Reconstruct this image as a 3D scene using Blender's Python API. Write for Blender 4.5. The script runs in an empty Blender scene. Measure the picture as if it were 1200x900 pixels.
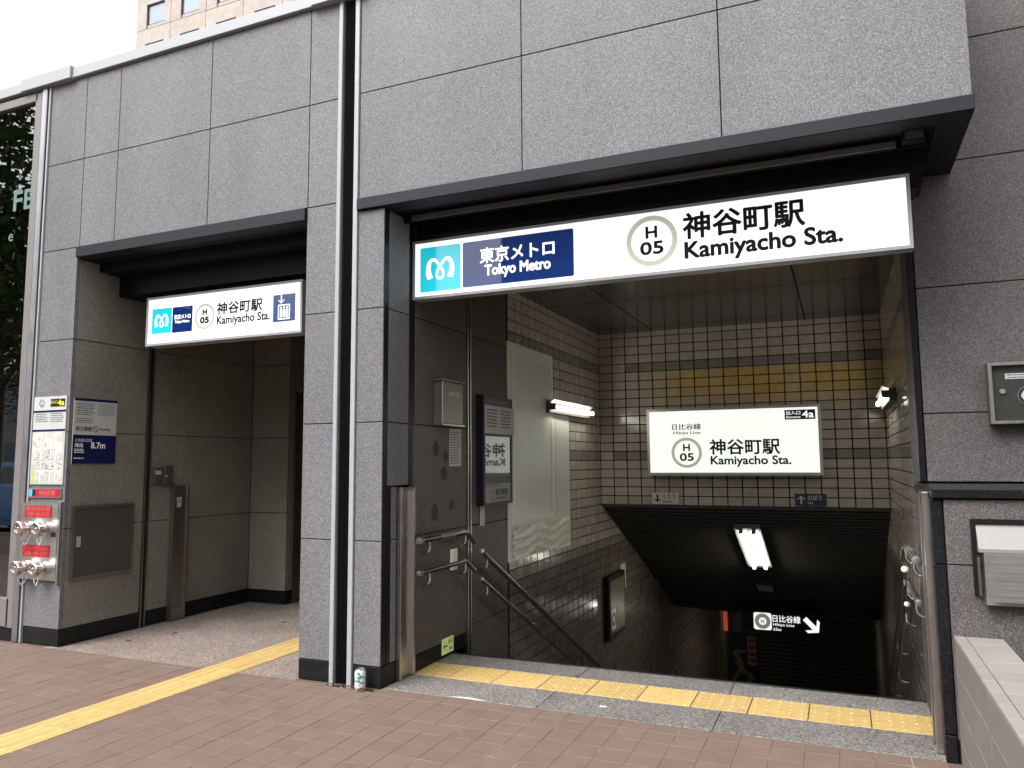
import bpy, bmesh, math, random
from mathutils import Vector, Matrix
random.seed(11)
R = math.radians
sc = bpy.context.scene

# ------------------------------------------------------------------ camera
CAM = Vector((2.6189, -4.3278, 1.3338))
YAW, PITCH, ROLL = R(23.242), R(5.850), R(-0.437)
cam = bpy.data.cameras.new("camera"); camo = bpy.data.objects.new("camera", cam)
sc.collection.objects.link(camo); sc.camera = camo
cam.sensor_fit = 'HORIZONTAL'; cam.sensor_width = 36.0
cam.lens = 890.65 / 1200 * 36.0
cam.clip_start = 0.05; cam.clip_end = 2000
fw = Vector((-math.sin(YAW) * math.cos(PITCH), math.cos(YAW) * math.cos(PITCH), math.sin(PITCH)))
r0 = Vector((math.cos(YAW), math.sin(YAW), 0)); u0 = r0.cross(fw)
rr = math.cos(ROLL) * r0 + math.sin(ROLL) * u0
uu = -math.sin(ROLL) * r0 + math.cos(ROLL) * u0
camo.matrix_world = Matrix(((rr.x, uu.x, -fw.x, CAM.x), (rr.y, uu.y, -fw.y, CAM.y), (rr.z, uu.z, -fw.z, CAM.z), (0, 0, 0, 1)))

# ------------------------------------------------------------------ sky, sun, exposure
SUN_EL, SUN_AZ = R(55), R(205)        # azimuth measured from +Y clockwise
w = bpy.data.worlds.new("World"); sc.world = w; w.use_nodes = True
nt = w.node_tree; nt.nodes.clear()
sky = nt.nodes.new("ShaderNodeTexSky"); sky.sky_type = 'NISHITA'; sky.sun_disc = False
sky.sun_elevation = SUN_EL; sky.sun_rotation = SUN_AZ
sky.air_density = 1.0; sky.dust_density = 6.0; sky.ozone_density = 1.0
hsv = nt.nodes.new("ShaderNodeHueSaturation"); hsv.inputs['Saturation'].default_value = 0.12
bg = nt.nodes.new("ShaderNodeBackground"); bg.inputs['Strength'].default_value = 0.15
wo = nt.nodes.new("ShaderNodeOutputWorld")
nt.links.new(sky.outputs[0], hsv.inputs['Color']); nt.links.new(hsv.outputs[0], bg.inputs['Color']); nt.links.new(bg.outputs[0], wo.inputs['Surface'])
sun = bpy.data.lights.new("sun", 'SUN'); sun.energy = 0.5; sun.angle = R(40); sun.color = (1.0, 0.97, 0.93)
suno = bpy.data.objects.new("sun", sun); sc.collection.objects.link(suno)
sdir = Vector((math.sin(SUN_AZ) * math.cos(SUN_EL), math.cos(SUN_AZ) * math.cos(SUN_EL), math.sin(SUN_EL)))
suno.rotation_euler = sdir.to_track_quat('Z', 'Y').to_euler(); suno.location = (0, -8, 20)
sc.view_settings.view_transform = 'Standard'; sc.view_settings.look = 'None'
sc.view_settings.exposure = 1.55; sc.view_settings.gamma = 1.0
sc.render.engine = 'CYCLES'
sc.cycles.use_denoising = True
sc.cycles.max_bounces = 8; sc.cycles.diffuse_bounces = 4; sc.cycles.glossy_bounces = 4; sc.cycles.transparent_max_bounces = 8
sc.cycles.sample_clamp_indirect = 6.0; sc.cycles.caustics_reflective = False; sc.cycles.caustics_refractive = False

# ------------------------------------------------------------------ helpers
COL = sc.collection
class MB:
    def __init__(s): s.v = []; s.f = []; s.smooth = False
    def add(s, vs, fs):
        b = len(s.v); s.v += [tuple(v) for v in vs]; s.f += [tuple(i + b for i in f) for f in fs]; return s
    def box(s, x0, y0, z0, x1, y1, z1):
        return s.add([(x0, y0, z0), (x1, y0, z0), (x1, y1, z0), (x0, y1, z0), (x0, y0, z1), (x1, y0, z1), (x1, y1, z1), (x0, y1, z1)],
                     [(0, 3, 2, 1), (4, 5, 6, 7), (0, 1, 5, 4), (1, 2, 6, 5), (2, 3, 7, 6), (3, 0, 4, 7)])
    def bbox(s, x0, y0, z0, x1, y1, z1, b=0.003):
        """box with chamfered edges"""
        bm = bmesh.new(); bmesh.ops.create_cube(bm, size=1.0)
        for v in bm.verts: v.co = Vector(((x0 + x1) / 2 + v.co.x * (x1 - x0), (y0 + y1) / 2 + v.co.y * (y1 - y0), (z0 + z1) / 2 + v.co.z * (z1 - z0)))
        bmesh.ops.bevel(bm, geom=bm.edges[:], offset=b, segments=1, affect='EDGES', clamp_overlap=True)
        bm.verts.index_update()
        s.add([v.co[:] for v in bm.verts], [[v.index for v in f.verts] for f in bm.faces]); bm.free(); return s
    def quad(s, a, b, c, d): return s.add([a, b, c, d], [(0, 1, 2, 3)])
    def prism(s, pts, axis, a0, a1):
        """pts: 2D outline; axis 0: (y,z) extruded in x; 1: (x,z) in y; 2: (x,y) in z"""
        def mk(p, a): return (a, p[0], p[1]) if axis == 0 else ((p[0], a, p[1]) if axis == 1 else (p[0], p[1], a))
        n = len(pts)
        vs = [mk(p, a0) for p in pts] + [mk(p, a1) for p in pts]
        fs = [tuple(range(n)), tuple(range(2 * n - 1, n - 1, -1))] + [(i, n + i, n + (i + 1) % n, (i + 1) % n) for i in range(n)]
        return s.add(vs, fs)
    def tube(s, path, r, n=10, caps=True):
        P = [Vector(p) for p in path]; m = len(P); rs = r if isinstance(r, (list, tuple)) else [r] * m
        T = []
        for i in range(m):
            t = (P[min(i + 1, m - 1)] - P[max(i - 1, 0)]); T.append(t.normalized())
        up = Vector((0, 0, 1)) if abs(T[0].z) < 0.9 else Vector((1, 0, 0))
        vs = []; fs = []
        for i in range(m):
            a = T[i].cross(up)
            if a.length < 1e-5: a = T[i].cross(Vector((1, 0, 0)))
            a.normalize(); b = T[i].cross(a).normalized(); up = -b if i == 0 and False else up
            for k in range(n):
                an = 2 * math.pi * k / n; vs.append(P[i] + (a * math.cos(an) + b * math.sin(an)) * rs[i])
        for i in range(m - 1):
            for k in range(n):
                fs.append((i * n + k, i * n + (k + 1) % n, (i + 1) * n + (k + 1) % n, (i + 1) * n + k))
        if caps: fs += [tuple(range(n - 1, -1, -1)), tuple(range((m - 1) * n, m * n))]
        s.smooth = True
        return s.add(vs, fs)
    def lathe(s, prof, o, ax=(0, 0, 1), n=24):
        """prof: list of (radius, height) along ax from o"""
        ax = Vector(ax).normalized(); a = ax.orthogonal().normalized(); b = ax.cross(a); o = Vector(o)
        vs = []; fs = []
        for r_, h in prof:
            for k in range(n):
                an = 2 * math.pi * k / n; vs.append(o + ax * h + (a * math.cos(an) + b * math.sin(an)) * max(r_, 1e-5))
        for i in range(len(prof) - 1):
            for k in range(n): fs.append((i * n + k, i * n + (k + 1) % n, (i + 1) * n + (k + 1) % n, (i + 1) * n + k))
        fs += [tuple(range(n - 1, -1, -1)), tuple(range((len(prof) - 1) * n, len(prof) * n))]
        s.smooth = True
        return s.add(vs, fs)
    def mesh(s, name, mat):
        me = bpy.data.meshes.new(name); me.from_pydata(s.v, [], s.f); me.validate(); me.update()
        if mat: me.materials.append(mat)
        if s.smooth:
            for p in me.polygons: p.use_smooth = True
            try: me.set_sharp_from_angle(angle=R(35))
            except Exception: pass
        return me
    def build(s, name, mat, parent=None):
        return link(name, s.mesh(name, mat), parent)

def wloc(o):
    l = Vector((0, 0, 0))
    while o: l += o.location; o = o.parent
    return l
def link(name, me, parent=None, loc=None):
    o = bpy.data.objects.new(name, me); COL.objects.link(o)
    if parent:
        o.parent = parent; o.location = (Vector(loc) if loc else Vector((0, 0, 0))) - wloc(parent)
    elif loc: o.location = loc
    return o
def tag(o, label=None, cat=None, group=None, kind=None):
    if label: o['label'] = label
    if cat: o['category'] = cat
    if group: o['group'] = group
    if kind: o['kind'] = kind
    return o
def thing(name, label, cat, loc=(0, 0, 0), group=None):
    o = bpy.data.objects.new(name, None); COL.objects.link(o); o.location = loc; o.empty_display_size = 0.1
    return tag(o, label, cat, group)

# ---- materials
LAMP = 0.385            # emission values below are given relative to the photograph's exposure
def newmat(name):
    m = bpy.data.materials.new(name); m.use_nodes = True
    return m, m.node_tree, m.node_tree.nodes['Principled BSDF']
def plain(name, col, rough=0.5, metal=0.0, spec=0.5, emit=0.0, ecol=None, var=0.06, bump=0.0, bscale=60, coat=0.0):
    m, t, b = newmat(name); L = t.links.new
    b.inputs['Roughness'].default_value = rough; b.inputs['Metallic'].default_value = metal
    b.inputs['Specular IOR Level'].default_value = spec; b.inputs['Coat Weight'].default_value = coat
    geo = t.nodes.new('ShaderNodeNewGeometry')
    n = t.nodes.new('ShaderNodeTexNoise'); n.inputs['Scale'].default_value = 7; n.inputs['Detail'].default_value = 5
    L(geo.outputs['Position'], n.inputs['Vector'])
    mx = t.nodes.new('ShaderNodeMix'); mx.data_type = 'RGBA'
    mx.inputs['A'].default_value = (*[c * (1 - var) for c in col], 1); mx.inputs['B'].default_value = (*[min(1, c * (1 + var)) for c in col], 1)
    L(n.outputs['Fac'], mx.inputs['Factor']); L(mx.outputs['Result'], b.inputs['Base Color'])
    rm = t.nodes.new('ShaderNodeMapRange'); rm.inputs['To Min'].default_value = max(0, rough * 0.8); rm.inputs['To Max'].default_value = min(1, rough * 1.2)
    L(n.outputs['Fac'], rm.inputs['Value']); L(rm.outputs[0], b.inputs['Roughness'])
    if emit:
        b.inputs['Emission Color'].default_value = (*(ecol or col), 1); b.inputs['Emission Strength'].default_value = emit * LAMP
    if bump:
        n2 = t.nodes.new('ShaderNodeTexNoise'); n2.inputs['Scale'].default_value = bscale; n2.inputs['Detail'].default_value = 4
        L(geo.outputs['Position'], n2.inputs['Vector'])
        bp = t.nodes.new('ShaderNodeBump'); bp.inputs['Strength'].default_value = bump; bp.inputs['Distance'].default_value = 0.004
        L(n2.outputs['Fac'], bp.inputs['Height']); L(bp.outputs[0], b.inputs['Normal'])
    return m
def ramp(t, stops):
    r = t.nodes.new('ShaderNodeValToRGB'); e = r.color_ramp.elements
    e[0].position, e[0].color = stops[0][0], (*stops[0][1], 1); e[1].position, e[1].color = stops[-1][0], (*stops[-1][1], 1)
    for p, c in stops[1:-1]:
        x = e.new(p); x.color = (*c, 1)
    return r
def granite(name, stops, cell=230, rough=0.6, bump=0.25, large=0.12, rnd=0.10, spec=0.35, streak=0.0):
    m, t, b = newmat(name); L = t.links.new
    geo = t.nodes.new('ShaderNodeNewGeometry')
    vo = t.nodes.new('ShaderNodeTexVoronoi'); vo.inputs['Scale'].default_value = cell; vo.inputs['Randomness'].default_value = 1
    n0 = t.nodes.new('ShaderNodeTexNoise'); n0.inputs['Scale'].default_value = cell * .5; n0.inputs['Detail'].default_value = 3; n0.inputs['Roughness'].default_value = .7
    sep = t.nodes.new('ShaderNodeSeparateColor')
    L(geo.outputs['Position'], vo.inputs['Vector']); L(geo.outputs['Position'], n0.inputs['Vector']); L(vo.outputs['Color'], sep.inputs[0])
    mixv = t.nodes.new('ShaderNodeMix'); mixv.data_type = 'FLOAT'; mixv.inputs['Factor'].default_value = .45
    L(sep.outputs[0], mixv.inputs['A']); L(n0.outputs['Fac'], mixv.inputs['B'])
    rp = ramp(t, stops); L(mixv.outputs['Result'], rp.inputs[0])
    nl = t.nodes.new('ShaderNodeTexNoise'); nl.inputs['Scale'].default_value = 2.3; nl.inputs['Detail'].default_value = 6; nl.inputs['Roughness'].default_value = .6
    mp = t.nodes.new('ShaderNodeMapping'); mp.inputs['Scale'].default_value = (1, 1, 0.35 if streak else 1)
    L(geo.outputs['Position'], mp.inputs['Vector']); L(mp.outputs[0], nl.inputs['Vector'])
    oi = t.nodes.new('ShaderNodeObjectInfo')
    a1 = t.nodes.new('ShaderNodeMapRange'); a1.inputs['From Min'].default_value = .3; a1.inputs['From Max'].default_value = .7; a1.inputs['To Min'].default_value = 1 - large; a1.inputs['To Max'].default_value = 1 + large
    a2 = t.nodes.new('ShaderNodeMapRange'); a2.inputs['To Min'].default_value = 1 - rnd; a2.inputs['To Max'].default_value = 1 + rnd
    L(nl.outputs['Fac'], a1.inputs['Value']); L(oi.outputs['Random'], a2.inputs['Value'])
    mm = t.nodes.new('ShaderNodeMath'); mm.operation = 'MULTIPLY'; L(a1.outputs[0], mm.inputs[0]); L(a2.outputs[0], mm.inputs[1])
    vm = t.nodes.new('ShaderNodeVectorMath'); vm.operation = 'SCALE'; L(rp.outputs[0], vm.inputs[0]); L(mm.outputs[0], vm.inputs['Scale'])
    L(vm.outputs[0], b.inputs['Base Color']); b.inputs['Roughness'].default_value = rough; b.inputs['Specular IOR Level'].default_value = spec
    if bump:
        bp = t.nodes.new('ShaderNodeBump'); bp.inputs['Strength'].default_value = bump; bp.inputs['Distance'].default_value = .002
        L(mixv.outputs['Result'], bp.inputs['Height']); L(bp.outputs[0], b.inputs['Normal'])
    return m
def piece(name, col, rough=.4, rnd=.15, noise=.15, nscale=12, spec=.5, bump=0.0, bscale=30, hue=None, stain=None):
    """material for repeated pieces: varies by object, with fine noise; stain = (colour, nscale, lo, hi)"""
    m, t, b = newmat(name); L = t.links.new
    geo = t.nodes.new('ShaderNodeNewGeometry'); oi = t.nodes.new('ShaderNodeObjectInfo')
    # cell-constant random so that joined pieces vary too
    n = t.nodes.new('ShaderNodeTexNoise'); n.inputs['Scale'].default_value = nscale; n.inputs['Detail'].default_value = 6; n.inputs['Roughness'].default_value = .65
    L(geo.outputs['Position'], n.inputs['Vector'])
    ri = geo.outputs['Random Per Island']
    ad = t.nodes.new('ShaderNodeMath'); ad.operation = 'ADD'; L(oi.outputs['Random'], ad.inputs[0]); L(ri, ad.inputs[1])
    fr = t.nodes.new('ShaderNodeMath'); fr.operation = 'FRACT'; L(ad.outputs[0], fr.inputs[0])
    a2 = t.nodes.new('ShaderNodeMapRange'); a2.inputs['To Min'].default_value = 1 - rnd; a2.inputs['To Max'].default_value = 1 + rnd; L(fr.outputs[0], a2.inputs['Value'])
    a1 = t.nodes.new('ShaderNodeMapRange'); a1.inputs['From Min'].default_value = .25; a1.inputs['From Max'].default_value = .75; a1.inputs['To Min'].default_value = 1 - noise; a1.inputs['To Max'].default_value = 1 + noise; L(n.outputs['Fac'], a1.inputs['Value'])
    mm = t.nodes.new('ShaderNodeMath'); mm.operation = 'MULTIPLY'; L(a1.outputs[0], mm.inputs[0]); L(a2.outputs[0], mm.inputs[1])
    src = None
    if hue:
        mx = t.nodes.new('ShaderNodeMix'); mx.data_type = 'RGBA'; mx.inputs['A'].default_value = (*col, 1); mx.inputs['B'].default_value = (*hue, 1)
        f2 = t.nodes.new('ShaderNodeMath'); f2.operation = 'MULTIPLY'; f2.inputs[1].default_value = 7.31; L(fr.outputs[0], f2.inputs[0])
        f3 = t.nodes.new('ShaderNodeMath'); f3.operation = 'FRACT'; L(f2.outputs[0], f3.inputs[0]); L(f3.outputs[0], mx.inputs['Factor']); src = mx.outputs['Result']
    if stain:
        sn = t.nodes.new('ShaderNodeTexNoise'); sn.inputs['Scale'].default_value = stain[1]; sn.inputs['Detail'].default_value = 5; L(geo.outputs['Position'], sn.inputs['Vector'])
        sr = t.nodes.new('ShaderNodeMapRange'); sr.inputs['From Min'].default_value = stain[2]; sr.inputs['From Max'].default_value = stain[3]; L(sn.outputs['Fac'], sr.inputs['Value'])
        ms = t.nodes.new('ShaderNodeMix'); ms.data_type = 'RGBA'; ms.inputs['B'].default_value = (*stain[0], 1)
        if src: L(src, ms.inputs['A'])
        else: ms.inputs['A'].default_value = (*col, 1)
        fac = sr.outputs[0]
        if len(stain) > 4:      # limits of the tinted patch (x0,x1,z0,z1)
            x0, x1, z0, z1 = stain[4]; sx = t.nodes.new('ShaderNodeSeparateXYZ'); L(geo.outputs['Position'], sx.inputs[0])
            def win(o, a, c, s):
                p1 = t.nodes.new('ShaderNodeMapRange'); p1.inputs['From Min'].default_value = a - s; p1.inputs['From Max'].default_value = a + s; L(o, p1.inputs['Value'])
                p2 = t.nodes.new('ShaderNodeMapRange'); p2.inputs['From Min'].default_value = c + s; p2.inputs['From Max'].default_value = c - s; L(o, p2.inputs['Value'])
                q = t.nodes.new('ShaderNodeMath'); q.operation = 'MULTIPLY'; L(p1.outputs[0], q.inputs[0]); L(p2.outputs[0], q.inputs[1]); return q.outputs[0]
            q = t.nodes.new('ShaderNodeMath'); q.operation = 'MULTIPLY'; L(win(sx.outputs['X'], x0, x1, .35), q.inputs[0]); L(win(sx.outputs['Z'], z0, z1, .11), q.inputs[1])
            q2 = t.nodes.new('ShaderNodeMath'); q2.operation = 'MULTIPLY'; L(q.outputs[0], q2.inputs[0]); L(fac, q2.inputs[1]); fac = q2.outputs[0]
        L(fac, ms.inputs['Factor']); src = ms.outputs['Result']
    vm = t.nodes.new('ShaderNodeVectorMath'); vm.operation = 'SCALE'
    if src: L(src, vm.inputs[0])
    else: vm.inputs[0].default_value = col
    L(mm.outputs[0], vm.inputs['Scale']); L(vm.outputs[0], b.inputs['Base Color'])
    b.inputs['Specular IOR Level'].default_value = spec
    rm = t.nodes.new('ShaderNodeMapRange'); rm.inputs['To Min'].default_value = rough * .7; rm.inputs['To Max'].default_value = min(1, rough * 1.3); L(n.outputs['Fac'], rm.inputs['Value']); L(rm.outputs[0], b.inputs['Roughness'])
    if bump:
        n2 = t.nodes.new('ShaderNodeTexNoise'); n2.inputs['Scale'].default_value = bscale; n2.inputs['Detail'].default_value = 3; L(geo.outputs['Position'], n2.inputs['Vector'])
        bp = t.nodes.new('ShaderNodeBump'); bp.inputs['Strength'].default_value = bump; bp.inputs['Distance'].default_value = .004
        L(n2.outputs['Fac'], bp.inputs['Height']); L(bp.outputs[0], b.inputs['Normal'])
    return m
def brushed(name, col, rough=.3, axis=2, metal=1.0):
    m, t, b = newmat(name); L = t.links.new
    geo = t.nodes.new('ShaderNodeNewGeometry'); mp = t.nodes.new('ShaderNodeMapping')
    s = [120, 120, 120]; s[axis] = 3; mp.inputs['Scale'].default_value = s
    n = t.nodes.new('ShaderNodeTexNoise'); n.inputs['Scale'].default_value = 1; n.inputs['Detail'].default_value = 3
    n2 = t.nodes.new('ShaderNodeTexNoise'); n2.inputs['Scale'].default_value = 6; n2.inputs['Detail'].default_value = 5
    L(geo.outputs['Position'], mp.inputs['Vector']); L(mp.outputs[0], n.inputs['Vector']); L(geo.outputs['Position'], n2.inputs['Vector'])
    ad = t.nodes.new('ShaderNodeMix'); ad.data_type = 'FLOAT'; ad.inputs['Factor'].default_value = .4; L(n.outputs['Fac'], ad.inputs['A']); L(n2.outputs['Fac'], ad.inputs['B'])
    mx = t.nodes.new('ShaderNodeMix'); mx.data_type = 'RGBA'; mx.inputs['A'].default_value = (*[c * .75 for c in col], 1); mx.inputs['B'].default_value = (*[min(1, c * 1.2) for c in col], 1)
    L(ad.outputs['Result'], mx.inputs['Factor']); L(mx.outputs['Result'], b.inputs['Base Color'])
    rm = t.nodes.new('ShaderNodeMapRange'); rm.inputs['To Min'].default_value = rough * .6; rm.inputs['To Max'].default_value = min(1, rough * 1.5); L(ad.outputs['Result'], rm.inputs['Value']); L(rm.outputs[0], b.inputs['Roughness'])
    b.inputs['Metallic'].default_value = metal
    return m
def lit(name, col, strength, base=None, rough=.15):
    return plain(name, base or col, rough, emit=strength, ecol=col, var=0.01)

M = {}
M['granite'] = granite('grey_granite', [(.12, (.050, .049, .053)), (.38, (.104, .102, .109)), (.6, (.143, .141, .149)), (.86, (.262, .258, .268))], cell=250, rough=.62, rnd=.045, large=.10, streak=1)
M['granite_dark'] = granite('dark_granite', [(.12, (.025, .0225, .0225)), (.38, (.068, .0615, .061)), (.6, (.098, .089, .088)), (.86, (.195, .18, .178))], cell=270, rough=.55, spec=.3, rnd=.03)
M['granite_step'] = granite('threshold_granite', [(.15, (.026, .024, .023)), (.4, (.100, .093, .087)), (.6, (.15, .139, .130)), (.85, (.30, .276, .255))], cell=130, rough=.6, large=.16)
M['granite_in'] = granite('shaded_brown_granite', [(.12, (.028, .024, .021)), (.38, (.062, .054, .047)), (.6, (.09, .078, .069)), (.86, (.16, .143, .128))], cell=200, rough=.5, rnd=.03, spec=.4)  # brown stone, darkened further so its colour carries the stairwell shade
M['granite_hall'] = granite('olive_grey_granite', [(.12, (.105, .10, .082)), (.38, (.148, .142, .118)), (.6, (.192, .184, .154)), (.86, (.30, .288, .245))], cell=200, rough=.5, rnd=.04, spec=.35)  # granite copy for the hall, the recess's olive shade tint put into its colour
M['black_stone'] = granite('polished_black_stone', [(.2, (.004, .004, .005)), (.6, (.008, .008, .009)), (.9, (.032, .032, .036))], cell=220, rough=.3, bump=.0, spec=.22, rnd=.03)
M['black_metal'] = plain('black_painted_metal', (.008, .008, .009), .5, spec=.15, var=.2)
M['lintel_metal'] = plain('charcoal_painted_steel', (.012, .012, .017), .5, spec=.22, var=.2)
M['joint'] = plain('dark_joint_sealant', (.016, .016, .018), .8)
M['alu'] = plain('white_aluminium', (.30, .31, .33), .45, spec=.5, var=.05)
M['alu_grey'] = brushed('grey_aluminium', (.36, .36, .38), .42)
M['frame_grey'] = plain('taupe_painted_frame', (.16, .146, .142), .5, var=.08)
M['rubber'] = plain('black_rubber', (.012, .012, .013), .55, spec=.3)
M['steel'] = brushed('stainless_steel', (.56, .53, .50), .28)
M['steel_x'] = brushed('stainless_steel_sheet', (.58, .56, .53), .34, axis=0)
M['steel_pol'] = brushed('polished_stainless', (.66, .63, .60), .16, axis=1); M['rail'] = plain('tarnished_rail', (.30, .28, .255), .24, metal=1.0, var=.15)
M['steel_dull'] = brushed('dull_stainless', (.33, .30, .275), .4)
M['brown_metal'] = plain('brown_grey_painted_door', (.060, .052, .046), .5, var=.15, spec=.4)
M['tile'] = piece('beige_glazed_tile', (.49, .44, .37), .16, rnd=.08, noise=.16, nscale=16, bump=.12, bscale=14, stain=((.60, .41, .14), 2.6, .22, .52, (.85, 3.05, 1.96, 2.40)))  # ochre tint inside set limits, broken up by noise
M['tile_band'] = piece('dark_band_tile', (.27, .25, .21), .14, rnd=.16, noise=.2, nscale=14, bump=.12, bscale=14)
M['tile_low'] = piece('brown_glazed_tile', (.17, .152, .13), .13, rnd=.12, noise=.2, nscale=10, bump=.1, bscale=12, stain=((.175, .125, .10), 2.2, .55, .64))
M['grout'] = plain('dark_grout', (.018, .016, .014), .9)
M['cream'] = plain('cream_vinyl_sheet', (.76, .75, .64), .55, var=.10, bump=.5, bscale=9)
M['cream_board'] = plain('milky_plastic_sheet', (.68, .68, .61), .35, var=.08, bump=.6, bscale=7)
M['pave'] = piece('red_brown_paving_tile', (.132, .0895, .0715), .66, rnd=.04, noise=.09, nscale=5, spec=.3, bump=.2, bscale=120, hue=(.128, .090, .073), stain=((.10, .073, .060), 7.5, .58, .76))
M['pavejoint'] = piece('paving_mortar', (.105, .073, .059), .9, rnd=0, noise=.3, nscale=2.2, spec=.1, stain=((.25, .22, .20), 3.1, .56, .64))
M['yellow'] = piece('yellow_tactile_tile', (.395, .275, .105), .6, rnd=.09, noise=.10, nscale=20, spec=.3, bump=.2, bscale=150, stain=((.30, .215, .10), 9, .58, .78))
M['aggregate'] = granite('exposed_aggregate', [(.12, (.06, .043, .036)), (.38, (.15, .116, .099)), (.6, (.215, .172, .15)), (.88, (.40, .34, .305))], cell=120, rough=.75, bump=.8, large=.2)
M['asphalt'] = granite('asphalt', [(.1, (.02, .02, .02)), (.5, (.05, .05, .05)), (.9, (.1, .1, .1))], cell=90, rough=.85)
M['concrete'] = granite('concrete', [(.1, (.22, .21, .2)), (.9, (.34, .33, .31))], cell=60, rough=.85, bump=.1)
M['earth'] = granite('earth', [(.1, (.02, .016, .012)), (.9, (.075, .06, .045))], cell=60, rough=.95, bump=.8)
M['ceil'] = plain('dark_glossy_ceiling_panel', (.040, .040, .038), .17, spec=.38, var=.12, bump=.04, bscale=4)
M['slat'] = plain('dark_ceiling_slat', (.046, .041, .034), .45, spec=.5, var=.2)
M['planter'] = piece('grey_planter_tile', (.205, .184, .172), .6, rnd=.05, noise=.10, nscale=14, spec=.3, bump=.15, bscale=90)
M['planterjoint'] = plain('pale_mortar', (.34, .325, .31), .9)
M['print'] = plain('black_print', (.008, .008, .009), .6, spec=.08)
M['greyprint'] = plain('grey_print', (.10, .10, .11), .6)
M['white_print'] = plain('white_print', (.8, .8, .8), .5)
M['paper'] = plain('white_paper', (.43, .43, .42), .6, var=.04)
M['blue'] = plain('navy_panel', (.007, .013, .062), .25, spec=.5)
M['red'] = plain('red_plate', (.38, .012, .02), .35, spec=.5, var=.1)
M['redtext'] = plain('faded_red_lettering', (.50, .13, .12), .4)
M['yellowprint'] = plain('yellow_print', (.75, .62, .05), .5)
M['beigering'] = plain('warm_grey_ring', (.30, .29, .23), .5, emit=.42, ecol=(.70, .68, .54))
M['face'] = lit('lit_sign_face', (.985, 1.0, .965), .88, (.5, .5, .5))
M['face_in'] = lit('lit_sign_face_warm', (.92, 1.0, .88), .86, (.5, .5, .5))
M['cyan'] = lit('lit_cyan_panel', (.02, .62, .74), .62, (.01, .32, .42), .08)
M['navy'] = lit('lit_blue_panel', (.004, .026, .15), .50, (.004, .02, .10), .02); M['navy'].node_tree.nodes['Principled BSDF'].inputs['Specular IOR Level'].default_value = .55
M['white_lit'] = lit('lit_white_lettering', (1, 1, 1), .9, (.8, .8, .8))
M['tube'] = lit('fluorescent_tube', (1.0, .97, .86), 23.0, (.9, .9, .9))
M['tube2'] = lit('bright_fluorescent_tube', (1.0, .95, .80), 23.0, (.9, .9, .9))
M['green'] = plain('luminous_exit_panel', (.62, .72, .24), .5, emit=.12, ecol=(.75, .85, .3))
M['blkpanel'] = plain('black_sign_panel', (.012, .012, .013), .3)

# ---- writing
_cache = {}
def glyphs(s, off=0.0):
    k = (s, off)
    if k in _cache: return _cache[k]
    c = bpy.data.curves.new("lettering", 'FONT'); c.body = s; c.size = 1; c.offset = off; c.resolution_u = 4
    o = bpy.data.objects.new("lettering", c); COL.objects.link(o)
    d = bpy.context.evaluated_depsgraph_get(); ev = o.evaluated_get(d); me = bpy.data.meshes.new_from_object(ev)
    vs = [(v.co.x, v.co.y) for v in me.vertices]; fs = [tuple(p.vertices) for p in me.polygons]
    bpy.data.objects.remove(o); bpy.data.curves.remove(c); bpy.data.meshes.remove(me)
    _cache[k] = (vs, fs); return vs, fs
class Plane:
    """a flat panel: u to the right, v up, n towards the viewer"""
    def __init__(s, o, u, v): s.o = Vector(o); s.u = Vector(u); s.v = Vector(v); s.n = s.u.cross(s.v).normalized()
    def p(s, a, b, h=0): return s.o + s.u * a + s.v * b + s.n * h
def front(Y): return Plane((0, Y, 0), (1, 0, 0), (0, 0, 1))
def sideR(X): return Plane((X, 0, 0), (0, 1, 0), (0, 0, 1))        # wall facing +X
def write(name, s, mat, parent, pl, u0, v0, u1, v1, h=.002, off=0.0):
    """off: stroke thickening as a fraction of the letter height"""
    vs, fs = glyphs(s, 0.0)
    xs = [a for a, b in vs]; ys = [b for a, b in vs]; ax, bx, ay, by = min(xs), max(xs), min(ys), max(ys)
    d = off * (v1 - v0); m = MB(); sx = (u1 - u0 - 2 * d) / (bx - ax); sy = (v1 - v0 - 2 * d) / (by - ay)
    for i, (du, dv) in enumerate(((0, 0), (1, 0), (-1, 0), (0, 1), (0, -1), (.7, .7), (-.7, -.7), (.7, -.7), (-.7, .7)) if off else ((0, 0),)):
        m.add([pl.p(u0 + d + (a - ax) * sx + du * d, v0 + d + (b - ay) * sy + dv * d, h + i * .00004) for a, b in vs], fs)
    return m.build(name, mat, parent)
def slab(pl, u0, v0, u1, v1, h0, h1, m=None, rad=0.0):
    m = m or MB()
    if rad:
        pts = []
        for cx, cy, a0 in ((u1 - rad, v1 - rad, 0), (u0 + rad, v1 - rad, 90), (u0 + rad, v0 + rad, 180), (u1 - rad, v0 + rad, 270)):
            for k in range(5): a = R(a0 + k * 22.5); pts.append((cx + rad * math.cos(a), cy + rad * math.sin(a)))
    else: pts = [(u1, v1), (u0, v1), (u0, v0), (u1, v0)]
    n = len(pts)
    vs = [pl.p(a, b, h0) for a, b in pts] + [pl.p(a, b, h1) for a, b in pts]
    fs = [tuple(range(n, 2 * n)), tuple(range(n - 1, -1, -1))] + [(i, (i + 1) % n, n + (i + 1) % n, n + i) for i in range(n)]
    return m.add(vs, fs)
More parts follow.
